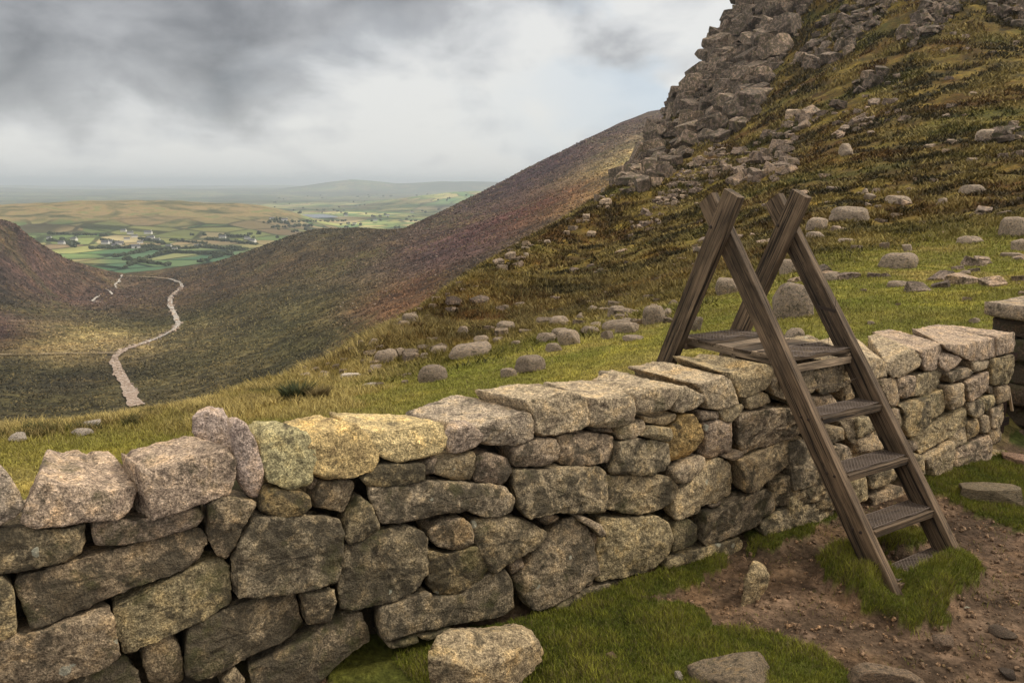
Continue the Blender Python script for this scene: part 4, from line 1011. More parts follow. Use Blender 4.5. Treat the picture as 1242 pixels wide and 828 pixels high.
def tube_path(pts, r, n=5):
    V, F_ = [], []
    pts = [Vector(p) for p in pts]
    for i, p in enumerate(pts):
        d = (pts[min(i+1, len(pts)-1)]-pts[max(i-1, 0)]).normalized(); u = d.orthogonal().normalized(); v = d.cross(u)
        for k in range(n): a = 2*math.pi*k/n; V.append(tuple(p+r*(u*math.cos(a)+v*math.sin(a))))
    for i in range(len(pts)-1):
        for k in range(n): F_.append((i*n+k, i*n+(k+1) % n, (i+1)*n+(k+1) % n, (i+1)*n+k))
    return V, F_
def mesh_panel(name, o, ex, ey, L, Wd, parent, ploc, r, cell=.035, amp=.006):
    """expanded metal: diamond strands, slightly buckled, with turned-up rim"""
    VV, FF, n = [], [], 0; nrm = ex.cross(ey).normalized()
    def surf(a, b): return o+ex*a+ey*b+nrm*(amp*(math.sin(a*17+1)*math.cos(b*23)))
    strands = []
    ny = max(2, int(round(Wd/cell))); nx = int(round(L/(cell*1.15))); cx_, cy_ = L/nx, Wd/ny
    for j in range(ny+1):
        pts = []
        for i in range(nx*2+1):
            b = j*cy_ + (cy_*.5 if (i % 2) else 0) ; pts.append(surf(min(i*cx_*.5, L), min(b, Wd)))
        strands.append(pts)
        pts = []
        for i in range(nx*2+1):
            b = j*cy_ - (cy_*.5 if (i % 2) else 0); pts.append(surf(min(i*cx_*.5, L), max(b, 0)))
        strands.append(pts)
    strands.append([surf(0, 0), surf(L/2, 0), surf(L, 0), surf(L, Wd/2), surf(L, Wd), surf(L/2, Wd), surf(0, Wd), surf(0, 0)])
    for pts in strands:
        v, f = tube_path(pts, .0036, 4); VV += v; FF += [tuple(x+n for x in q) for q in f]; n += len(v)
    ob = mesh_obj(name, np.array([tuple(Vector(v)-Vector(ploc)) for v in VV]), FF, M_MESH, parent=None); ob.parent = parent; return ob
def t_for_py(py, off, side):
    best = None
    for t in np.linspace(0, 1, 800):
        p = axis_pt(F1, t)+DV*off+NV*(-side); x, y = proj(np.array(p)); 
        if best is None or abs(y-py) < best[0]: best = (abs(y-py), t)
    return best[1]
step_t = [t_for_py(y, .05, .12) for y in (712, 648, 579, 510)]
print('steps', step_t, [axis_pt(F1, t).z for t in step_t])
for i, t in enumerate(step_t):
    c = axis_pt(F1, t)+DV*.037
    L = WID-.074
    # board, front edge flush with the stringers' front
    fr_ = c - NV*.085
    bolt_at(axis_pt(F1, t)-DV*.044-NV*.02); bolt_at(axis_pt(F1, t)-DV*.044+NV*.05+Vector((0, 0, .005)))
    bd = timber('tread', fr_+NV*.125, fr_+NV*.125+DV*L, .21, .034, NV, stile, st_loc, M_WOOD, rng, 10)
    timber('tread_nosing', fr_+NV*.004-DV*.0+Vector((0, 0, -.012)), fr_+NV*.004+DV*(L+.0)+Vector((0, 0, -.012)), .055, .035, Vector((0, 0, 1)), stile, st_loc, M_WOOD, rng, 10)
    mesh_panel('mesh_cover', fr_+NV*.02+Vector((0, 0, .027))+DV*.006, DV.normalized(), NV, L-.012, .20, stile, st_loc, rng)
# platform: planks running across the wall, on bearers
zt = -1.50
def on_z(px, py, z): r = ray(px, py); return Vector((r/r[2]*z).tolist())
Pf = axis_pt(F1, (zt-F1.z)/(AP.z-F1.z)); fr_ = Pf - NV*.03+DV*.037; L = WID-.074
depth_p = 1.30
for s_ in (.0, .62, 1.22):
    timber('platform_bearer', fr_+NV*(s_+.01)+Vector((0, 0, -.045)), fr_+NV*(s_+.01)+DV*L+Vector((0, 0, -.045)), .06, .045, Vector((0, 0, 1)), stile, st_loc, M_WOOD2, rng, 8)
for s_ in (0, 1):
    timber('side_rail', fr_+DV*(.02+s_*(L-.04))+Vector((0, 0, -.008)), fr_+DV*(.02+s_*(L-.04))+NV*depth_p+Vector((0, 0, -.008)), .05, .035, Vector((0, 0, 1)), stile, st_loc, M_WOOD2, rng, 10)
nb = 6; bw = depth_p/nb
for i in range(nb):
    c = fr_+NV*(bw*(i+.5))+Vector((0, 0, .032)); timber('platform_board', c-DV*.0, c+DV*(L-.0), bw-.022, .026, NV, stile, st_loc, M_WOOD2 if i % 2 else M_WOOD, rng, 10, .005)
mesh_panel('mesh_cover', fr_+NV*.01+Vector((0, 0, .056))+DV*.01, DV.normalized(), NV, L-.02, .36, stile, st_loc, rng, .04, .010)
mesh_panel('mesh_cover', fr_+NV*.92+Vector((0, 0, .056))+DV*.01, DV.normalized(), NV, L-.02, .34, stile, st_loc, rng, .04, .010)
# loose wires and an iron strap
w0 = axis_pt(F1, .71)+DV*(WID-.05)-NV*.05
v, f = tube_path([w0+Vector((0, 0, .25)), w0+Vector((.02, 0, .12))-DV*.03, w0-DV*.05, w0+Vector((.0, 0, -.14))-DV*.06, w0+Vector((0, .02, -.26))-DV*.05], .0022)
mesh_obj('hanging_wire', np.array([tuple(Vector(q)-st_loc) for q in v]), f, M_IRON, parent=stile)
w1 = axis_pt(F1, .53)
v, f = tube_path([w1+DV*.03, w1+DV*.3+Vector((0, 0, .015)), w1+DV*.62, w1+DV*(WID-.06)+Vector((0, 0, .03))], .0022)
mesh_obj('cross_wire', np.array([tuple(Vector(q)-st_loc) for q in v]), f, M_IRON, parent=stile)
sc_c = axis_pt(F1, .735)+DV*WID
timber('iron_strap', sc_c-NV*.10-DV*.041, sc_c+NV*.10-DV*.041+Vector((0, 0, .02)), .028, .006, Vector((0, 0, 1)), stile, st_loc, M_IRON, rng, 4)
# ------------------------------------------------------------------ boulders
def boulder_mesh(name, seed, blocky=.5, sub=4, chips=8, lo=.50, hi=.86):
    r = np.random.default_rng(seed)
    bm = bmesh.new(); bmesh.ops.create_icosphere(bm, subdivisions=sub, radius=1.0)
    V = np.array([v.co[:] for v in bm.verts]); p = 2+blocky*4
    V = V/(np.abs(V)**p).sum(1)[:, None]**(1/p)
    # shear and taper
    V[:, 0] += .2*r.normal()*V[:, 2]; V[:, :2] *= (1+.16*r.normal()*V[:, 2:3])
    for _ in range(chips):
        d = r.normal(size=3); d[2] = d[2]*.7+.15; d /= np.linalg.norm(d); sv = V @ d; th = sv.max()*r.uniform(lo, hi)
        V -= np.maximum(sv-th, 0)[:, None]*d*.93
    n = V/np.linalg.norm(V, axis=1)[:, None]; off = r.uniform(-40, 40, 3)
    V += n*(.07*fbm(V*1.3+off, 3) + .05*np.abs(fbm(V*3.3+off, 3)) + .02*fbm(V*10+off, 3))[:, None]
    V /= np.abs(V).max(0)
    for v, c in zip(bm.verts, V): v.co = c
    for f in bm.faces: f.smooth = True
    me = bpy.data.meshes.new(name); bm.to_mesh(me); bm.free(); return me
BM = [boulder_mesh('boulder', 100+i, [.4, .7, 1.1, .5, .9, .5, .8, .6][i % 8], 4, 9+i % 5) for i in range(12)]
def block_mesh(name, seed):
    r = np.random.default_rng(seed); bm = bmesh.new(); bmesh.ops.create_cube(bm, size=2.0)
    for v in bm.verts: v.co += Vector(r.normal(0, .16, 3))
    for _ in range(6):
        n = Vector(r.normal(size=3)).normalized(); s = max(v.co.dot(n) for v in bm.verts)*r.uniform(.70, .92)
        geo = bm.verts[:]+bm.edges[:]+bm.faces[:]; res = bmesh.ops.bisect_plane(bm, geom=geo, plane_co=n*s, plane_no=n, clear_outer=True)
        ed = [e for e in res['geom_cut'] if isinstance(e, bmesh.types.BMEdge)]
        if ed:
            try: bmesh.ops.contextual_create(bm, geom=ed)
            except Exception: pass
    bmesh.ops.bevel(bm, geom=bm.edges[:], offset=.05, segments=1, affect='EDGES')
    me = bpy.data.meshes.new(name); bm.to_mesh(me); bm.free(); return me
BS = [block_mesh('boulder', 300+i) for i in range(14)]
BR = [boulder_mesh('boulder', 500+i, .35, 4, 6, .68, .95) for i in range(6)]
for m in BR: m.materials.append(M_GRAN)
for m in BM: m.materials.append(M_GRAN)
for m in BS: m.materials.append(M_FAR)
for m in BS:
    for p in m.polygons: p.use_smooth = False
def place(px, pyb, w, h, label, group=None, mesh=None, yaw=None, col=None, name='boulder', sink=.30, depthk=.8, roll=0., cat='boulder', hitf=behind):
    P = hitf(px, pyb)
    if P is None: return None
    dep = P[1]*cp-P[2]*spn; W_ = w/F*dep*1.10; H_ = h/F*dep*1.05
    mesh = mesh or BM[rng.integers(len(BM))]
    o = bpy.data.objects.new(name, mesh); COL.objects.link(o)
    Ht = H_*(1+sink); o.scale = (W_/2, W_/2*depthk, Ht/2)
    o.rotation_euler = (rng.normal(0, .06), roll+rng.normal(0, .05), yaw if yaw is not None else rng.uniform(-.4, .4) + (math.pi if rng.random() < .5 else 0) - math.atan2(P[0], P[1]))
    bk_ = P[:2]/np.linalg.norm(P[:2])*W_*.25
    o.location = (P[0]+bk_[0], P[1]+bk_[1], P[2]+H_-Ht/2)
    c = col or (.285, .235, .19); b_ = rng.uniform(.8, 1.25); o.color = (c[0]*b_, c[1]*b_, c[2]*b_, .4)
    tag(o, label, cat, group); return o
def cv(x, y, s, ox, oy): return ox+x/s, oy+y/s
# (x, base y, w, h in photo pixels, label)
NB = [(571, 434, 50, 14, 'long low loaf-shaped grey boulder lying at the edge of the bright turf'),
 (643, 452, 34, 18, 'pale grey boulder on the turf just above the coping of the wall'), (617, 458, 19, 10, 'small dark boulder left of the pale grey one above the coping'),
 (526, 462, 36, 17, 'sloping pinkish boulder half buried in straw grass behind the yellow coping stones'),
 (680, 412, 22, 13, 'rounded brown boulder among straw heather at mid slope left of the rock cluster'), (678, 396, 24, 11, 'flat topped stone at the foot of the heather slope near the cluster'), (613, 402, 22, 11, 'lone rounded stone set in heather above the long low boulder'),
 (690, 419, 26, 17, 'upright grey block at the left end of the rock cluster'), (665, 414, 26, 9, 'low pinkish stone left of the upright grey block'), (748, 386, 21, 14, 'white lichened stone topping the rock cluster left of the stile'), (749, 400, 38, 10, 'long slab leaning across the rock cluster left of the stile'),
 (760, 404, 26, 12, 'rounded loaf stone below the leaning slab in the cluster'), (737, 412, 15, 11, 'small square stone at the foot of the rock cluster'), (793, 394, 26, 22, 'big pale block of the cluster next to the stile leg'), (808, 388, 14, 12, 'pale stone tucked beside the foot of the rear stile leg'),
 (716, 405, 20, 8, 'low brown stone left of the small square stone'), (672, 427, 19, 9, 'flat grey stone on turf below the upright block'), (502, 379, 24, 10, 'pinkish boulder high on the left shoulder skyline'), (498, 392, 19, 11, 'blocky boulder just below the pinkish shoulder boulder'),
 (468, 442, 28, 14, 'dark boulder among heather left of the long low boulder'), (436, 424, 14, 10, 'brown stone on the slope edge above the rushes'), (484, 434, 15, 12, 'dark upright stone in the heather band'), (454, 453, 17, 10, 'dark brown rounded stone in the rusty heather'), (372, 461, 15, 8, 'pinkish stone next to the rush clump'), (398, 435, 16, 8, 'low stone on the left edge of the shoulder'),
 (583, 416, 18, 8, 'small stone in the heather behind the long low boulder'), (602, 416, 12, 6, 'little stone right of the long low boulder'), (758, 398, 22, 9, 'narrow stone wedged in the cluster'), (533, 429, 20, 8, 'greyish stone above the left end of the long low boulder'), (768, 414, 26, 5, 'thin grey slab lying on turf left of the stile leg'),
 (1029, 268, 42, 16, 'large pale rounded boulder in heather above the right hand stile frame'), (990, 279, 22, 14, 'round grey stone left below the large pale boulder'), (989, 290, 21, 7, 'flat pinkish stone below the round grey stone'), (1026, 296, 20, 6, 'low flat stone in grass right of the stile top'), (1055, 242, 15, 7, 'small white stone in the heather above the large pale boulder'), (1089, 246, 29, 8, 'flat pale slab in dark heather right of the small white stone'),
 (1089, 327, 42, 18, 'wide low grey boulder sitting on the open green turf'), (1101, 306, 13, 10, 'upright grey stone just behind the wide turf boulder'), (960, 386, 48, 40, 'big rounded granite boulder seen between the two stile frames'), (958, 332, 22, 16, 'grey boulder in the heather above the big boulder between the frames'), (882, 358, 29, 19, 'boulder half hidden behind the left front stringer'), (1008, 341, 19, 10, 'small boulder on the turf edge right of the right stile frame'), (963, 413, 26, 13, 'pale pointed stone lying just behind the stile platform'),
 (1175, 297, 29, 9, 'flat pale stone in straw grass near the right edge of the picture'), (1229, 287, 30, 22, 'large dark round boulder at the right edge of the heather'), (1236, 306, 17, 15, 'dark boulder just below the large round one at the right edge'), (1180, 236, 29, 11, 'flat stone in the heather above the pale flat stone on the right'), (1141, 251, 14, 8, 'small pinkish stone in the dark heather at right'), (1089, 349, 26, 6, 'thin flat slab sunk in the green turf'), (1181, 393, 13, 6, 'small dark stone behind the coping at the right end'), (1228, 313, 26, 6, 'low slab of stone in the grass at the right edge'),
 (1197, 172, 24, 12, 'dark rock in the heather high at the right edge'), (1027, 189, 18, 14, 'pair-like pale block on the upper heather slope'), (843, 402, 16, 20, 'pale block standing in the turf just left of the platform'), (1050, 236, 8, 6, 'tiny pale stone above the small white stone'), (1172, 333, 12, 5, 'small sunken stone on the far turf'), (917, 350, 14, 7, 'small stone between the crossed timbers of the left frame'), (1055, 395, 9, 5, 'little brown stone behind the coping right of the stile')]
for (x, yb, w, h, lb) in NB:
    place(x, yb, w, h, lb, sink=.45, mesh=BR[rng.integers(6)] if w >= 19 else None)
# looser stones in bands: (polygon, count, size range px, label, group)
BANDS = [([(395, 452), (470, 415), (560, 405), (640, 392), (640, 420), (560, 432), (470, 452), (410, 465)], 32, (6, 17), 'small boulder half buried in rusty heather left of the stile, below the shoulder slope', 'boulders in the rusty heather band'),
 ([(360, 455), (420, 420), (480, 385), (495, 400), (440, 430), (385, 465)], 30, (6, 16), 'dark stone along the left edge of the shoulder above the rushes', 'stones along the shoulder edge'),
 ([(500, 380), (560, 335), (640, 290), (720, 245), (790, 190), (800, 215), (730, 262), (640, 312), (560, 356), (505, 395)], 46, (4, 13), 'stone on the skyline ridge of the near slope below the crag', 'stones along the skyline ridge'),
 ([(640, 400), (700, 385), (760, 372), (815, 365), (815, 395), (760, 400), (700, 412), (650, 418)], 26, (8, 20), 'grey stone packed in the boulder cluster left of the stile', 'stones of the boulder cluster'),
 ([(700, 380), (700, 270), (800, 250), (830, 350)], 12, (4, 10), 'scattered stone in heather on the slope left of the stile', 'scattered stones left of the stile'),
 ([(1000, 240), (1242, 150), (1242, 290), (1100, 300), (1000, 320)], 20, (4, 12), 'small stone scattered in heather on the slope right of the stile', 'scattered stones right of the stile'),
 ([(900, 330), (1242, 285), (1242, 375), (1000, 392), (900, 395)], 7, (4, 9), 'small stone sunk in the open green turf behind the wall', 'stones sunk in the turf'),
 ([(420, 455), (500, 455), (560, 440), (540, 470), (450, 480)], 8, (5, 12), 'flat pale stone in straw grass behind the yellow coping stones', 'flat stones in the straw grass')]
def rnd_in(poly, r):
    P_ = np.array(poly, float); lo, hi = P_.min(0), P_.max(0)
    while True:
        q = r.uniform(lo, hi)
        if inpoly(q[:1], q[1:], P_)[0]: return q
rb = np.random.default_rng(5)
for poly, n, (s0, s1), lb, grp in BANDS:
    for _ in range(n):
        q = rnd_in(poly, rb); w = s0+(s1-s0)*rb.random()**2.2
        place(q[0], q[1], w, w*rb.uniform(.35, .62), lb, grp, sink=.9, mesh=BS[rb.integers(len(BS))] if (w < 9 or rb.random() < .5) else None)
cuts = (' lying', ' on ', ' among', ' in ', ' at ', ' of ', ' half', ' behind', ' next', ' left', ' just', ' set', ' high', ' leaning', ' topping', ' sitting', ' seen', ' tucked', ' with', ' below', ' above', ' standing', ' wedged', ' sunk', ' between', ' right', ' beside')
def shortn(lb):
    k = min([lb.find(c_) for c_ in cuts if lb.find(c_) > 8] or [len(lb)]); return lb[:k]
REFS = [(x, y-h/2, shortn(lb)) for (x, y, w, h, lb) in NB if len(shortn(lb).split()) >= 3]
bpy.context.view_layer.update()
for o in list(COL.objects):
    gp_ = o.get('group')
    if not gp_ or o.get('category') != 'boulder' or 'scree' in gp_: continue
    x, y = proj(np.array(o.location)); d_ = sorted((math.hypot(x-a, (y-b_)*1.6), a, b_, n_) for a, b_, n_ in REFS)[0]
    dx, dy = x-d_[1], y-d_[2]; v_ = 'above' if dy < 0 else 'below'; h__ = 'left' if dx < 0 else 'right'
    rel = (h__+' of') if abs(dx) > 2.2*abs(dy) else (v_ if abs(dy) > 2.2*abs(dx) else v_+' and '+h__+' of')
    far_ = 'far ' if d_[0] > 60 else ('close ' if d_[0] < 18 and rel in ('above', 'below') else '')
    wpx_ = o.scale[0]*2*F/(o.location[1]); sz_ = 'tiny' if wpx_ < 6 else ('small' if wpx_ < 10 else ('middling' if wpx_ < 15 else 'larger'))
    where = {'boulders in the rusty heather band': 'rusty heather', 'stones along the shoulder edge': 'shoulder edge', 'stones along the skyline ridge': 'skyline', 'stones of the boulder cluster': 'cluster', 'scattered stones left of the stile': 'slope', 'scattered stones right of the stile': 'slope', 'stones sunk in the turf': 'turf', 'flat stones in the straw grass': 'straw grass'}[gp_]
    lb_ = (sz_+' '+where+' stone '+far_+rel+' the '+d_[3]).replace('slope stone', 'hillside stone')
    o['label'] = ' '.join(lb_.split()[:16])
# scree: many blocks below the crag: the largest are things, the rest one mass
S3 = 2.474
def c3(L): return [(740+x/S3, y/S3) for x, y in L]
SCREE = [(c3([(120, 620), (230, 500), (330, 440), (380, 440), (360, 520), (260, 590), (150, 640)]), 60, 150, (3.5, 9)),
         (c3([(370, 560), (380, 470), (450, 430), (520, 370), (620, 335), (640, 350), (560, 430), (550, 520), (470, 560)]), 50, 90, (4.5, 19)),
         (c3([(650, 400), (700, 370), (800, 310), (860, 300), (840, 340), (760, 390), (690, 420)]), 16, 26, (4, 14)),
         (c3([(60, 700), (100, 640), (160, 640), (140, 690)]), 8, 12, (4, 10))]
rest_v, rest_f, nn = [], [], 0
srcs = [(np.array([v.co[:] for v in m.vertices]), [tuple(p.vertices) for p in m.polygons]) for m in BS]
def add_block(lst, P, sx_, sy_, sz_, rot, k):
    V, F_ = srcs[k % len(srcs)]; M = np.array(rot.to_matrix()); V = (V*np.array([sx_, sy_, sz_])) @ M.T + P
    lst[0].append(V); n = lst[2][0]; lst[1].extend([tuple(x+n for x in f) for f in F_]); lst[2][0] += len(V)
from mathutils import Euler
scr = ([], [], [0])
nthing = sum(1 for o in COL.objects if o.get('category') == 'boulder')
PATCH = ['lower left tongue of the scree', 'main scree heap below the crag', 'small scree patch right of the main heap', 'little stone heap left of the scree']
for si_, (poly, n1_, n2_, (s0, s1)) in enumerate(SCREE):
    _pc = np.array(poly).mean(0)
    for k in range(n1_+n2_):
        q = rnd_in(poly, rb); w = s0+(s1-s0)*rb.random()**2.5
        if k < n1_ and nthing < 296:
            w = max(w, s0+.35*(s1-s0)); o = place(q[0], q[1], w, w*rb.uniform(.45, .75), ('small' if w < 7 else 'middling' if w < 11 else 'big')+(' pale' if q[1] < _pc[1] else ' grey')*0+' block at the '+('upper' if q[1] < _pc[1] else 'lower')+(' left' if q[0] < _pc[0] else ' right')+' side of the '+PATCH[si_], 'blocks of the scree below the crag', sink=.2, mesh=BS[rb.integers(len(BS))], col=(.29, .24, .20)); nthing += 1
        else:
            P = behind(q[0], q[1])
            if P is None: continue
            W_ = w/F*P[1]; add_block(scr, P+[0, 0, W_*.1], W_/2, W_/2, W_*rb.uniform(.25, .4), Euler((rb.normal(0, .3), rb.normal(0, .3), rb.uniform(0, 6))), int(rb.integers(14)))
# tiny stones all over the slope belong to the same mass
for _ in range(520):
    q = (rb.uniform(480, 1242), rb.uniform(20, 380)); P = behind(*q)
    if P is None or P[1] < 18: continue
    if perlin(np.array([[P[0]/14, P[1]/14, 0]]))[0] < .05: continue
    W_ = rb.uniform(.15, .5)*(1+P[1]/90); add_block(scr, P, W_/2, W_/2, W_*.32, Euler((rb.normal(0, .2), rb.normal(0, .2), rb.uniform(0, 6))), int(rb.integers(14)))
so_ = mesh_obj('scree', np.concatenate(scr[0]), scr[1], M_FAR, smooth=False); so_.color = (.24, .195, .165, .5); tag(so_, kind='stuff')
# crag: jointed granite, bedrock of the hill
cr = ([], [], [0])
def cragfill(poly, n, s0, s1, pw=1.6, stack=True, yaw0=.5, out=.35):
    for _ in range(n):
        q = rnd_in(poly, rb); P = behind(*q)
        if P is None: continue
        w = s0+(s1-s0)*rb.random()**pw; W_ = w/F*P[1]
        tall = rb.uniform(.5, 1.25) if rb.random() < .6 else rb.uniform(.3, .5)
        add_block(cr, P+[-W_*out*.3, -W_*out*.2, W_*out*rb.uniform(-.3, 1)], W_/2, W_/2*rb.uniform(.7, 1.2), W_/2*tall, Euler((rb.normal(0, .16), rb.normal(-.28, .16), yaw0+rb.normal(0, .28)+(math.pi/2)*rb.integers(4))), int(rb.integers(14)))
MAINC = c3([(405, -60), (600, -40), (570, 110), (490, 230), (470, 290), (415, 375), (335, 430), (300, 440), (230, 480), (165, 550), (60, 590), (0, 560), (60, 520), (105, 440), (165, 370), (172, 300), (240, 285), (290, 215), (320, 165), (345, 85), (395, 60)])
cragfill(MAINC, 560, 5, 24, 1.5)
cragfill(c3([(320, 165), (345, 90), (400, 55), (410, -60), (500, -60), (420, 80), (360, 200), (300, 260), (240, 300), (180, 350), (165, 300), (240, 285), (290, 215)]), 130, 9, 24, 1.2, out=.6)
cragfill(c3([(320, 440), (310, 300), (420, 180), (480, 110), (560, 90), (480, 240), (400, 390)]), 80, 12, 32, 1.3, out=.4)
cragfill(c3([(570, 190), (640, 60), (700, 40), (800, -20), (870, -20), (800, 90), (700, 180), (600, 220)]), 150, 4, 15, 1.5)
cragfill(c3([(860, 160), (900, 90), (1000, -20), (1100, -20), (980, 100), (880, 165)]), 90, 4, 16, 1.4)
cragfill(c3([(1140, 40), (1180, -20), (1260, -20), (1260, 90), (1200, 80)]), 40, 5, 17, 1.3)
cragfill(c3([(640, 20), (660, -20), (1242, -20), (1242, 10)]), 50, 5, 14, 1.3)
cragfill(c3([(730, 290), (740, 250), (830, 230), (840, 260), (770, 280), (690, 340), (680, 330)]), 14, 6, 15, 1.2)
cragfill(c3([(1110, 430), (1130, 400), (1242, 385), (1242, 440)]), 14, 6, 18, 1.2)
co_ = mesh_obj('rock_crag', np.concatenate(cr[0]), cr[1], M_FAR, smooth=False); co_.color = (.235, .190, .165, .9); tag(co_, kind='structure')
# soft bright stones on the opposite mountain and moor
mo_ = ([], [], [0])
for _ in range(900):
    q = (rb.uniform(380, 820), rb.uniform(135, 430)); P = hit_mid(*q)
    if P is None: continue
    W_ = (.5+1.3*rb.random()**3)*P[1]/800; add_block(mo_, P, W_/2, W_/2, W_*.4, Euler((0, 0, rb.uniform(0, 6))), int(rb.integers(14)))
for (pl_, wd_) in (([(166, 493), (150, 462), (138, 434), (150, 425), (185, 413), (211, 400), (217, 393), (207, 372), (206, 362), (221, 349)], (16, 13, 8, 7, 6, 6, 6, 5, 4, 3)),):
    for _ in range(420):
        t_ = rb.random()*(len(pl_)-1); i_ = int(t_); f_ = t_-i_; wv = np.interp(t_, range(len(wd_)), wd_)
        q = (pl_[i_][0]*(1-f_)+pl_[i_+1][0]*f_+rb.normal(0, wv*.30), pl_[i_][1]*(1-f_)+pl_[i_+1][1]*f_+rb.normal(0, 1.2)); P = hit_mid(*q)
        if P is None: continue
        W_ = (.8+2.2*rb.random()**2)*P[1]/800; add_block(mo_, P+[0, 0, .8], W_/2, W_/2, W_*.3, Euler((0, 0, rb.uniform(0, 6))), int(rb.integers(14)))
mo2 = mesh_obj('distant_stones', np.concatenate(mo_[0]), mo_[1], M_FAR, smooth=False); mo2.color = (.36, .31, .28, .1); tag(mo2, kind='stuff')

# ------------------------------------------------------------------ loose stones in front of the wall
def face_block(name, label, outl, off, D, bL, bR, col, wear, cat='boulder', chips=8):
    pp = np.array([tuple(map(float, q.split(','))) for q in outl.split()]); uv = on_face(pp, off); N = 96; fr = resample(uv, N)
    BB = on_face(np.array([bL, bR]), off-D); umin, umax = uv[:, 0].min(), uv[:, 0].max(); s = (fr[:, 0]-umin)/(umax-umin); vbot = fr[:, 1].min()
    fh = (fr[:, 1]-vbot)/(fr[:, 1].max()-vbot); bk = np.stack([BB[0, 0]+(BB[1, 0]-BB[0, 0])*s, vbot+fh*(BB[:, 1].max()-vbot)], -1)
    V, Q, T = loft(fr, bk, D, .06, 3, rng, tilt=.1, chips=chips, bulge=.03, step=.018, chipd=.08); V = add_ws(V, off)
    o = stone_object(name, V, Q, T, None, (0, 0, 0), (*col, wear)); tag(o, label, cat); return o
face_block('boulder', 'loose squarish granite boulder lying on the grass against the foot of the wall', '524,800 526,788 536,779 560,777 600,776 645,772 655,776 668,796 666,815 655,848 630,866 560,868 530,855', .86, .40, (540, 764), (644, 757), (.34, .275, .18), .3)
def ghit(px, py): 
    r = ray(px, py); az = math.atan2(r[0], r[1]); s = r[2]/math.hypot(r[0], r[1]); i = min(max(np.searchsorted(azs, az)-1, 0), len(azs)-2)
    row = SLG[i]; ok = np.where(row >= s)[0]; rr = rs[ok[0]]; return np.array([rr*math.sin(az), rr*math.cos(az), row[ok[0]]*rr])
BG = []
for i_ in range(4):
    m_ = BS[i_+3].copy(); m_.materials.clear(); m_.materials.append(M_GRAN); m_.name = 'stone'; BG.append(m_)
gk = dict(hitf=ghit, cat='stone', name='stone')
place(1198, 611, 58, 15, 'flat lichened slab lying in the grass by the right end of the wall', mesh=BG[1], col=(.27, .225, .16), sink=.3, depthk=.55, yaw=-.30, **gk)
_p = ghit(922, 731); _sd = float(sd_wall(_p[0], _p[1])); _pl = ' '.join('%.1f,%.1f' % (640+a_/2.063, 560+b_/2.063) for a_, b_ in [(545, 385), (553, 340), (560, 300), (578, 256), (592, 255), (622, 288), (614, 315), (592, 340), (575, 385)])
face_block('stone', 'pale pointed stone half buried upright in the bare soil', _pl, _sd, .13, (920, 690), (938, 697), (.36, .29, .18), .3, cat='stone', chips=4)
place(890, 856, 104, 36, 'broad flat rock at the bottom edge sunk in the grass', mesh=BM[6], col=(.32, .26, .19), sink=.6, depthk=.6, yaw=.1, **gk)
place(1078, 858, 100, 28, 'flat earth coloured rock in the soil at the bottom edge', mesh=BM[1], col=(.25, .19, .14), sink=.6, depthk=.6, yaw=0., **gk)
place(1140, 794, 26, 16, 'small angular stone on the soil below the grass mound', mesh=BM[8], col=(.24, .18, .14), **gk)
place(1215, 775, 30, 9, 'dark low stone in the soil near the bottom right corner', mesh=BM[3], col=(.13, .10, .08), **gk)
place(1222, 828, 22, 10, 'small dark stone at the bottom right corner', mesh=BM[5], col=(.10, .08, .07), **gk)
place(823, 826, 12, 9, 'tiny white pebble in the grass near the broad flat rock', mesh=BM[7], col=(.6, .55, .48), **gk)
place(742, 800, 14, 6, 'little brown pebble in the grass below the wall', mesh=BM[7], col=(.25, .18, .12), **gk)
place(1232, 566, 34, 9, 'reddish flat stone lying in the gap beside the wall end', mesh=BM[6], col=(.30, .2, .15), **gk)
# pebbles and grit
pb = ([], [], [0])
for _ in range(7000):
    u = rb.uniform(-6.5, .5); w = rb.uniform(-.02, 2.6); p = face_w(u, 0, w)
    x, y = proj(np.array([p[0], p[1], -3.15]))
    if not (600 < x < 1290 and 540 < y < 860): continue
    if turf_mask(p[:1], p[1:2])[0]: continue
    s = .004+.020*rb.random()**5
    k = int(rb.integers(14)); add_block(pb, np.array([p[0], p[1], 0]), s, s*.8, s*.6, Euler((rb.uniform(0, 3), rb.uniform(0, 3), rb.uniform(0, 6))), k)
PV = np.concatenate(pb[0])
def z_ground(x, y):
    az = np.arctan2(x, y); rr = np.hypot(x, y); ia = np.clip(np.searchsorted(azs, az)-1, 0, len(azs)-2); ir = np.clip(np.searchsorted(rs, rr)-1, 0, len(rs)-2)
    fa = (az-azs[ia])/(azs[ia+1]-azs[ia]); fr = (rr-rs[ir])/(rs[ir+1]-rs[ir])
    return (gz[ia, ir]*(1-fa)+gz[ia+1, ir]*fa)*(1-fr)+(gz[ia, ir+1]*(1-fa)+gz[ia+1, ir+1]*fa)*fr
ctrs = []; n0 = 0
for V in pb[0]: c = V.mean(0); ctrs.append(c)
zc_ = z_ground(np.array([c[0] for c in ctrs]), np.array([c[1] for c in ctrs]))
for V, z in zip(pb[0], zc_): V[:, 2] += z+.003
pbo = mesh_obj('gravel', np.concatenate(pb[0]), pb[1], M_GRAN); pbo.color = (.20, .135, .09, .2); tag(pbo, kind='stuff')

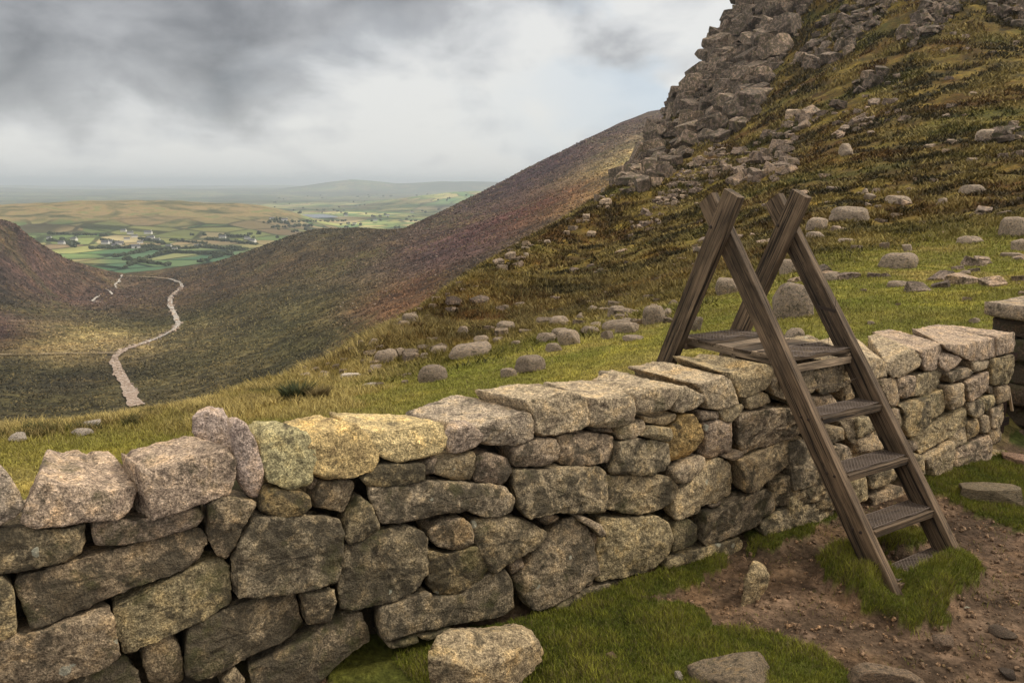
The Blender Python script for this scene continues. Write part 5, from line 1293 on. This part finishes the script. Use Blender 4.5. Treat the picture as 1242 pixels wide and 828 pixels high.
# ------------------------------------------------------------------ grass
def blades(name, P, h, wd, lean, cols, seed, kind='stuff', seg=2, mat=None):
    """one mesh of bent blades; P base points, per blade height, width, colour"""
    r = np.random.default_rng(seed); n = len(P); a = r.uniform(0, 2*np.pi, n); d = np.stack([np.cos(a), np.sin(a), np.zeros(n)], -1)
    a2 = r.uniform(0, 2*np.pi, n); s = np.stack([np.cos(a2), np.sin(a2), np.zeros(n)], -1)*wd[:, None]*.5
    L = (lean*r.uniform(.3, 1.3, n))[:, None]*h[:, None]
    b0 = P; m = P + d*L*.35; m[:, 2] += h*.62; t = P + d*L; t[:, 2] += h
    V = np.stack([b0-s, b0+s, m-s*.75, m+s*.75, t], 1).reshape(-1, 3)
    i = np.arange(n)*5
    Q = np.stack([i, i+1, i+3, i+2], -1); T = np.stack([i+2, i+3, i+4], -1)
    me = bpy.data.meshes.new(name); me.vertices.add(len(V)); me.vertices.foreach_set('co', V.astype(np.float32).ravel())
    li = np.concatenate([Q.ravel(), T.ravel()]).astype(np.int32); me.loops.add(len(li)); me.loops.foreach_set('vertex_index', li)
    ls = np.r_[np.arange(n)*4, n*4+np.arange(n)*3].astype(np.int32); me.polygons.add(2*n); me.polygons.foreach_set('loop_start', ls); me.update(calc_edges=True)
    cc = np.repeat(cols, 5, 0); cc = np.c_[cc, np.ones(len(cc))].astype(np.float32)
    at_ = me.color_attributes.new('col', 'FLOAT_COLOR', 'POINT'); at_.data.foreach_set('color', cc.ravel())
    me.materials.append(mat or M_BLADE); o = bpy.data.objects.new(name, me); COL.objects.link(o)
    if kind: tag(o, kind=kind)
    return o
# turf in front of the wall
N0 = 420000; u = rb.uniform(-7.5, .9, N0); w = rb.uniform(-.05, 2.7, N0); p = face_w(u, 0*u, w); x, y = p[:, 0], p[:, 1]
px_, py_ = proj(np.stack([x, y, np.full(N0, -3.12)], -1)); m = (px_ > 370) & (px_ < 1290) & (py_ > 530) & (py_ < 880)
x, y = x[m], y[m]; m = turf_mask(x, y); 
# thin sprinkle of blades beyond the turf's edge
m |= (rb.random(len(x)) < .03)&(perlin(np.stack([x, y], -1)*3) > .1)
x, y = x[m], y[m]; z = z_ground(x, y); n = len(x); w2_ = np.stack([x, y], -1)
q = fbm(w2_*3.1, 3); q2_ = fbm(w2_*9, 2); base = np.array([.165, .175, .024]) + np.clip(q+.5*q2_, -.5, .7)[:, None]*np.array([.13, .11, .018])
base *= rb.uniform(.6, 1.45, n)[:, None]; dry = rb.random(n) < .14+.2*(q > .1); base[dry] = np.array([.17, .14, .06])*rb.uniform(.6, 1.2, (dry.sum(), 1))
rm_ = np.hypot(x-MC[0], y-MC[1]); hh = rb.uniform(.018, .05, n)*(1+.3*ss(.9, .5, rm_))*(.3+.7*ss(.05, .2, np.hypot(x-2.93, y-5.76)))*(1+.8*np.clip(q, -.5, 1))
print('front blades', n)
blades('grass', np.stack([x, y, z-.004], -1), hh, rb.uniform(.0022, .0045, n), .7, np.clip(base, .006, 1), 1)
# turf behind the wall, sampled evenly on the ground, longer spacing with distance
def scatter_back(N, r0, r1, a0, a1, seed, pw=1.0):
    r = np.random.default_rng(seed); a = r.uniform(a0, a1, N); rr = np.exp(r.uniform(math.log(r0), math.log(r1), N))
    x, y = rr*np.sin(a), rr*np.cos(a); k = sd_wall(x, y) < -1.0; return x[k], y[k], rr[k], r
x, y, rr, r_ = scatter_back(520000, 7.5, 48, -.60, .60, 3)
w_ = np.stack([x, y], -1); hz_ = np.clip(R_HEATH(q_of(x, y)), 0, 1); hz_ = np.clip(hz_ + .3*fbm(w_/3.0, 3) + .2*fbm(w_/10.0, 3), 0, 1)
z = z_ground(x, y); n = len(x); cc = cover(w_, rr, hz_[:, None])
eg = (ss(-.08, -.20, np.arctan2(x, y))*ss(10.5, 12.5, rr)*(.35+.65*(fbm(w_/1.2, 3) > -.05)))[:, None]; cc = cc*(1-eg*.85)+np.array([.30, .235, .09])*eg*.85
cc = cc*1.5; tus = ss(.05, .45, fbm(w_/1.3+3, 3)); cc = cc*(1+.5*rb.normal(0, .5, (n, 1)).clip(-1, 1)); straw = rb.random(n) < (.12+.5*tus*hz_); cc[straw] = np.array([.21, .17, .070])*rb.uniform(.6, 1.3, (straw.sum(), 1))
hh = (.022+.0015*rr)*(1+2.2*hz_*(.4+tus)+1.4*eg[:, 0])*rb.uniform(.6, 1.4, n)
blades('grass', np.stack([x, y, z-.01], -1), hh, rb.uniform(.6, 1.3, n)*.00075*rr, .9, np.clip(cc, .006, 1), 2)
# heather and rough grass of the slope: tussocks
x, y, rr, r_ = scatter_back(700000, 14, 300, -.34, .60, 4)
w_ = np.stack([x, y], -1); hz_ = np.clip(R_HEATH(q_of(x, y)), 0, 1); z = z_ground(x, y); slp = z/rr
f1 = ss(150, 40, rr); cl_ = f1*fbm(w_/2.2, 3)+(1-f1)*fbm(w_/7, 3); k = (rb.random(len(x)) < hz_*ss(-.30, .12, cl_)); x, y, z, rr, w_, hz_, cl_ = (t_[k] for t_ in (x, y, z, rr, w_, hz_, cl_)); n = len(x)
cc = cover(w_, rr, np.clip(hz_, 0, 1)[:, None]); tone = f1[k]*fbm(w_/3.5+77, 3)+(1-f1[k])*fbm(w_/11+77, 3)
cc = cc*(1+.9*np.clip(tone, -.6, .8))[:, None]; k = tone > .12; cc[k] = cc[k]*.45+np.array([.28, .22, .075])*.55; k = tone < -.15; cc[k] = cc[k]*.6+np.array([.042, .040, .016])*.4
cc *= rb.uniform(.55, 1.45, (n, 1)); hh = (.10+.0025*rr)*(1+1.0*np.clip(cl_, 0, 1))*rb.uniform(.4, 1.3, n)
blades('heather', np.stack([x, y, z-.05], -1), hh, rb.uniform(.7, 1.6, n)*.0015*rr, 1.0, np.clip(cc, .006, 1), 5)
# rough grass and heather clumps of the moor below
rm2_ = np.random.default_rng(9); N2 = 210000; a = rm2_.uniform(-.62, .24, N2); rr = np.exp(rm2_.uniform(math.log(260), math.log(1600), N2))
ia = np.clip(np.searchsorted(azm, a)-1, 0, len(azm)-2); ir = np.clip(np.searchsorted(rm, rr)-1, 0, len(rm)-2); fa = (a-azm[ia])/(azm[ia+1]-azm[ia]); fr = (rr-rm[ir])/(rm[ir+1]-rm[ir])
z = (mz[ia, ir]*(1-fa)+mz[ia+1, ir]*fa)*(1-fr)+(mz[ia, ir+1]*(1-fa)+mz[ia+1, ir+1]*fa)*fr
x, y = rr*np.sin(a), rr*np.cos(a); w_ = np.stack([x, y], -1); f1 = fbm(w_/14, 3); f2 = fbm(w_/55+5, 3)
trk = np.array([(p_[0], p_[1]) for p_ in [hit_mid(u_, v_) for u_, v_ in [(166, 493), (158, 478), (150, 462), (142, 448), (138, 434), (150, 425), (168, 419), (185, 413), (200, 407), (211, 400), (217, 393), (213, 383), (207, 372), (206, 362), (212, 355), (221, 349)]] if p_ is not None])
trd = np.concatenate([trk[:-1]*(1-t_)+trk[1:]*t_ for t_ in np.linspace(0, 1, 9)]); dmin = np.full(len(x), 1e9)
for c_ in trd: dmin = np.minimum(dmin, np.hypot(x-c_[0], y-c_[1]))
k = (rm2_.random(N2) < ss(-.35, .15, f1)) & (dmin > 7); x, y, z, rr, f1, f2 = (t_[k] for t_ in (x, y, z, rr, f1, f2)); n = len(x)
cc = np.clip(R_MC(q_of(x, y)), .016, .25)*1.9*rm2_.uniform(.65, 1.4, (n, 1)); k = (f2 > .12) & (rm2_.random(n) < .5); cc[k] = cc[k]*.5+np.array([.24, .18, .07])*.5; k = (f2 < -.1) & (rm2_.random(n) < .5); cc[k] *= .65
blades('moor_grass', np.stack([x, y, z-.1], -1), (.35+.0011*rr)*rm2_.uniform(.4, 1.3, n), rm2_.uniform(.7, 1.6, n)*.0017*rr, 1.0, np.clip(cc, .006, 1), 12)
# rush clump and tussocks on the edge
def clump(name, px, py, wpx, hpx, n, col, label, seed, spread=.7):
    P = behind(px, py); r = np.random.default_rng(seed); W_ = wpx/F*P[1]; H_ = hpx/F*P[1]
    a = r.uniform(0, 2*np.pi, n); q = np.sqrt(r.random(n))*W_*.32; B = np.stack([P[0]+q*np.cos(a), P[1]+q*np.sin(a), np.full(n, P[2]-.03)], -1)
    o = blades(name, B, H_*r.uniform(.55, 1.1, n), np.full(n, .010), spread*.8, np.array(col)*r.uniform(.5, 1.5, (n, 1)), seed, kind=None)
    tag(o, label, 'grass clump'); return o
clump('rush_clump', 359, 487, 44, 26, 900, (.055, .065, .030), 'dark green rush clump standing on the turf behind the yellow coping stones', 21)
clump('grass_tussock', 385, 486, 34, 20, 700, (.17, .13, .06), 'straw brown grass tussock right of the dark green rush clump', 22)
# fringe of tussocks at the lip
TL = []
for k in range(70):
    px = rb.uniform(-20, 350); ye = np.interp(px, [0, 75, 150, 240, 330], [514, 505, 496, 481, 463]) + rb.uniform(2, 22); P = behind(px, ye)
    if P is None: continue
    n = 170; W_ = rb.uniform(.12, .28); a = rb.uniform(0, 6.28, n); q = np.sqrt(rb.random(n))*W_; xx, yy = P[0]+q*np.cos(a), P[1]+q*np.sin(a)
    col = (np.array([.26, .20, .08]) if rb.random() < .7 else np.array([.075, .075, .028]))*rb.uniform(.6, 1.3, (n, 1)); TL.append((np.stack([xx, yy, z_ground(xx, yy)-.02], -1), rb.uniform(.06, .16, n), col))
blades('long_grass', np.concatenate([t_[0] for t_ in TL]), np.concatenate([t_[1] for t_ in TL]), np.full(sum(len(t_[0]) for t_ in TL), .009), .8, np.concatenate([t_[2] for t_ in TL]), 8)
for (px, py, w, h, lb) in [(108, 520, 28, 7, 'pale worn rock showing through the straw grass behind the two leftmost blocks'), (100, 528, 24, 6, 'second pale rock just below the worn rock in the straw grass'), (22, 536, 20, 9, 'white flat rock in the grass at the far left'), (428, 461, 30, 6, 'white wet looking rock patch in the rusty grass behind the rushes'), (452, 470, 22, 4, 'thin pale rock right of the white wet looking patch'), (400, 492, 0, 0, '')]:
    if w: place(px, py, w, h, lb, col=(.50, .45, .41), sink=.5, cat='rock', name='rock')

# ------------------------------------------------------------------ farmland: trees, hedges, houses
hm_, g, b = new_mat('house_render'); b.inputs['Base Color'].default_value = (.72, .70, .66, 1); b.inputs['Roughness'].default_value = .9
rm2 = plain('slate_roof', (.10, .10, .11), .7)
def house_proto():
    root = empty('house', (0, 0, 0)); L, Wd, Hh, Rr = 9, 4, 5, 3.2
    v = [(-L, -Wd, 0), (L, -Wd, 0), (L, Wd, 0), (-L, Wd, 0), (-L, -Wd, Hh), (L, -Wd, Hh), (L, Wd, Hh), (-L, Wd, Hh), (-L, 0, Hh+Rr), (L, 0, Hh+Rr)]
    mesh_obj('wall', v, [(0, 1, 5, 4), (2, 3, 7, 6), (1, 2, 6, 9, 5), (3, 0, 4, 8, 7)], hm_, parent=root, smooth=False)
    e = .5; v = [(-L-e, -Wd-e, Hh-.4), (L+e, -Wd-e, Hh-.4), (L+e, 0, Hh+Rr+.2), (-L-e, 0, Hh+Rr+.2), (L+e, Wd+e, Hh-.4), (-L-e, Wd+e, Hh-.4)]
    v += [(x_, y_, z_+.35) for x_, y_, z_ in v]
    rf_ = mesh_obj('roof', v, [(0, 1, 2, 3), (3, 2, 4, 5), (6, 7, 8, 9)[::1], (9, 8, 10, 11), (0, 1, 7, 6), (4, 5, 11, 10), (1, 2, 8, 7), (2, 4, 10, 8), (0, 3, 9, 6), (3, 5, 11, 9)], rm2, parent=root, smooth=False)
    bm = bmesh.new(); bmesh.ops.create_cube(bm, size=1.0); bmesh.ops.scale(bm, vec=(1.4, .9, 2.2), verts=bm.verts); bmesh.ops.translate(bm, vec=(L-1.2, 0, Hh+Rr+.9), verts=bm.verts)
    me = bpy.data.meshes.new('chimney'); bm.to_mesh(me); bm.free(); me.materials.append(hm_); c_ = bpy.data.objects.new('chimney', me); COL.objects.link(c_); c_.parent = rf_
    return root
HP = [(158, 284), (163, 288), (154, 291), (170, 295), (133, 295), (145, 297), (176, 291), (183, 290), (190, 293), (140, 300), (128, 296), (165, 301), (205, 301), (212, 303), (270, 289), (300, 290), (306, 294), (60, 290), (75, 296), (90, 292), (240, 300), (330, 266), (345, 268), (430, 272), (455, 268), (420, 262), (470, 262), (500, 258), (180, 284), (150, 281)]
pr = house_proto(); first = True; nh = 0
for (px, py) in HP:
    P = hit_far(px, py)
    if P is None: continue
    if first: root = pr; first = False
    else:
        root = pr.copy(); COL.objects.link(root)
        for ch in pr.children:
            c_ = ch.copy(); COL.objects.link(c_); c_.parent = root
            for g2 in ch.children: d_ = g2.copy(); COL.objects.link(d_); d_.parent = c_
    root.location = P; root.rotation_euler = (0, 0, rb.uniform(-.6, .6)); sc_ = rb.uniform(.9, 1.5); root.scale = (sc_, sc_, sc_)
    near = py > 278
    tag(root, ('white house '+('at the far left end of the hedged fields' if px < 100 else 'left of the hamlet among the hedged fields' if px < 150 else 'at the upper side of the hamlet in the hedged fields' if (px < 200 and py < 291) else 'at the lower side of the hamlet in the hedged fields' if px < 200 else 'just right of the hamlet in the hedged fields' if px < 250 else 'at the far right end of the hedged fields')) if near else 'tiny white house on the hazy plain past the brown hill, near the lake', 'house', 'houses in the hedged fields' if near else 'houses near the lake'); nh += 1
tr = ([], [], [0])
def treeblob(P, s):
    for _ in range(3):
        add_block(tr, P+np.array([rb.normal(0, .35*s), rb.normal(0, .35*s), s*rb.uniform(.25, .6)]), s*rb.uniform(.35, .55), s*rb.uniform(.35, .55), s*rb.uniform(.35, .6), Euler((rb.uniform(0, 3), rb.uniform(0, 3), 0)), int(rb.integers(14)))
def tree_line(a, b_, n, s, j):
    for t_ in np.linspace(0, 1, n):
        P = hit_far(a[0]+(b_[0]-a[0])*t_+rb.normal(0, j), a[1]+(b_[1]-a[1])*t_+rb.normal(0, j*.2))
        if P is not None: treeblob(P, s*.55*rb.uniform(.6, 1.3))
for a, b_, n in [((75, 290), (90, 300), 20), ((125, 292), (150, 297), 22), ((110, 302), (190, 300), 40), ((190, 303), (240, 301), 30), ((240, 300), (300, 303), 40), ((140, 312), (190, 302), 30), ((200, 322), (150, 315), 26), ((200, 306), (280, 310), 36), ((170, 290), (200, 296), 18), ((60, 292), (95, 296), 24), ((250, 290), (310, 297), 30), ((270, 286), (295, 288), 16), ((210, 292), (250, 296), 14), ((330, 276), (380, 274), 16), ((150, 325), (205, 304), 30), ((245, 318), (290, 303), 22), ((60, 284), (130, 286), 18), ((320, 270), (420, 268), 24)]:
    tree_line(a, b_, n, 15, .8)
for _ in range(600):
    q = (rb.uniform(0, 610), rb.uniform(236, 300)); P = hit_far(*q)
    if P is None: continue
    if perlin(np.array([[P[0]/600, P[1]/600, 0]]))[0] < 0: continue
    if 235 < q[1] < 283 and q[0] < 330: continue
    treeblob(P, rb.uniform(6, 12)*(1+max(0, P[1]-4000)/9000))
tm2, g, b = new_mat('far_foliage'); oi = g.n('ShaderNodeTexCoord'); g.link(g.ramp(g.noise(oi.outputs['Object'], .03, 3), [(.35, (.022, .032, .012)), (.65, (.055, .068, .024))]), b.inputs['Base Color']); b.inputs['Roughness'].default_value = 1
to = mesh_obj('distant_trees', np.concatenate(tr[0]), tr[1], tm2, smooth=False); tag(to, kind='stuff')
print('things', sum(1 for o in COL.objects if o.parent is None and o.get('label')), 'houses', nh)
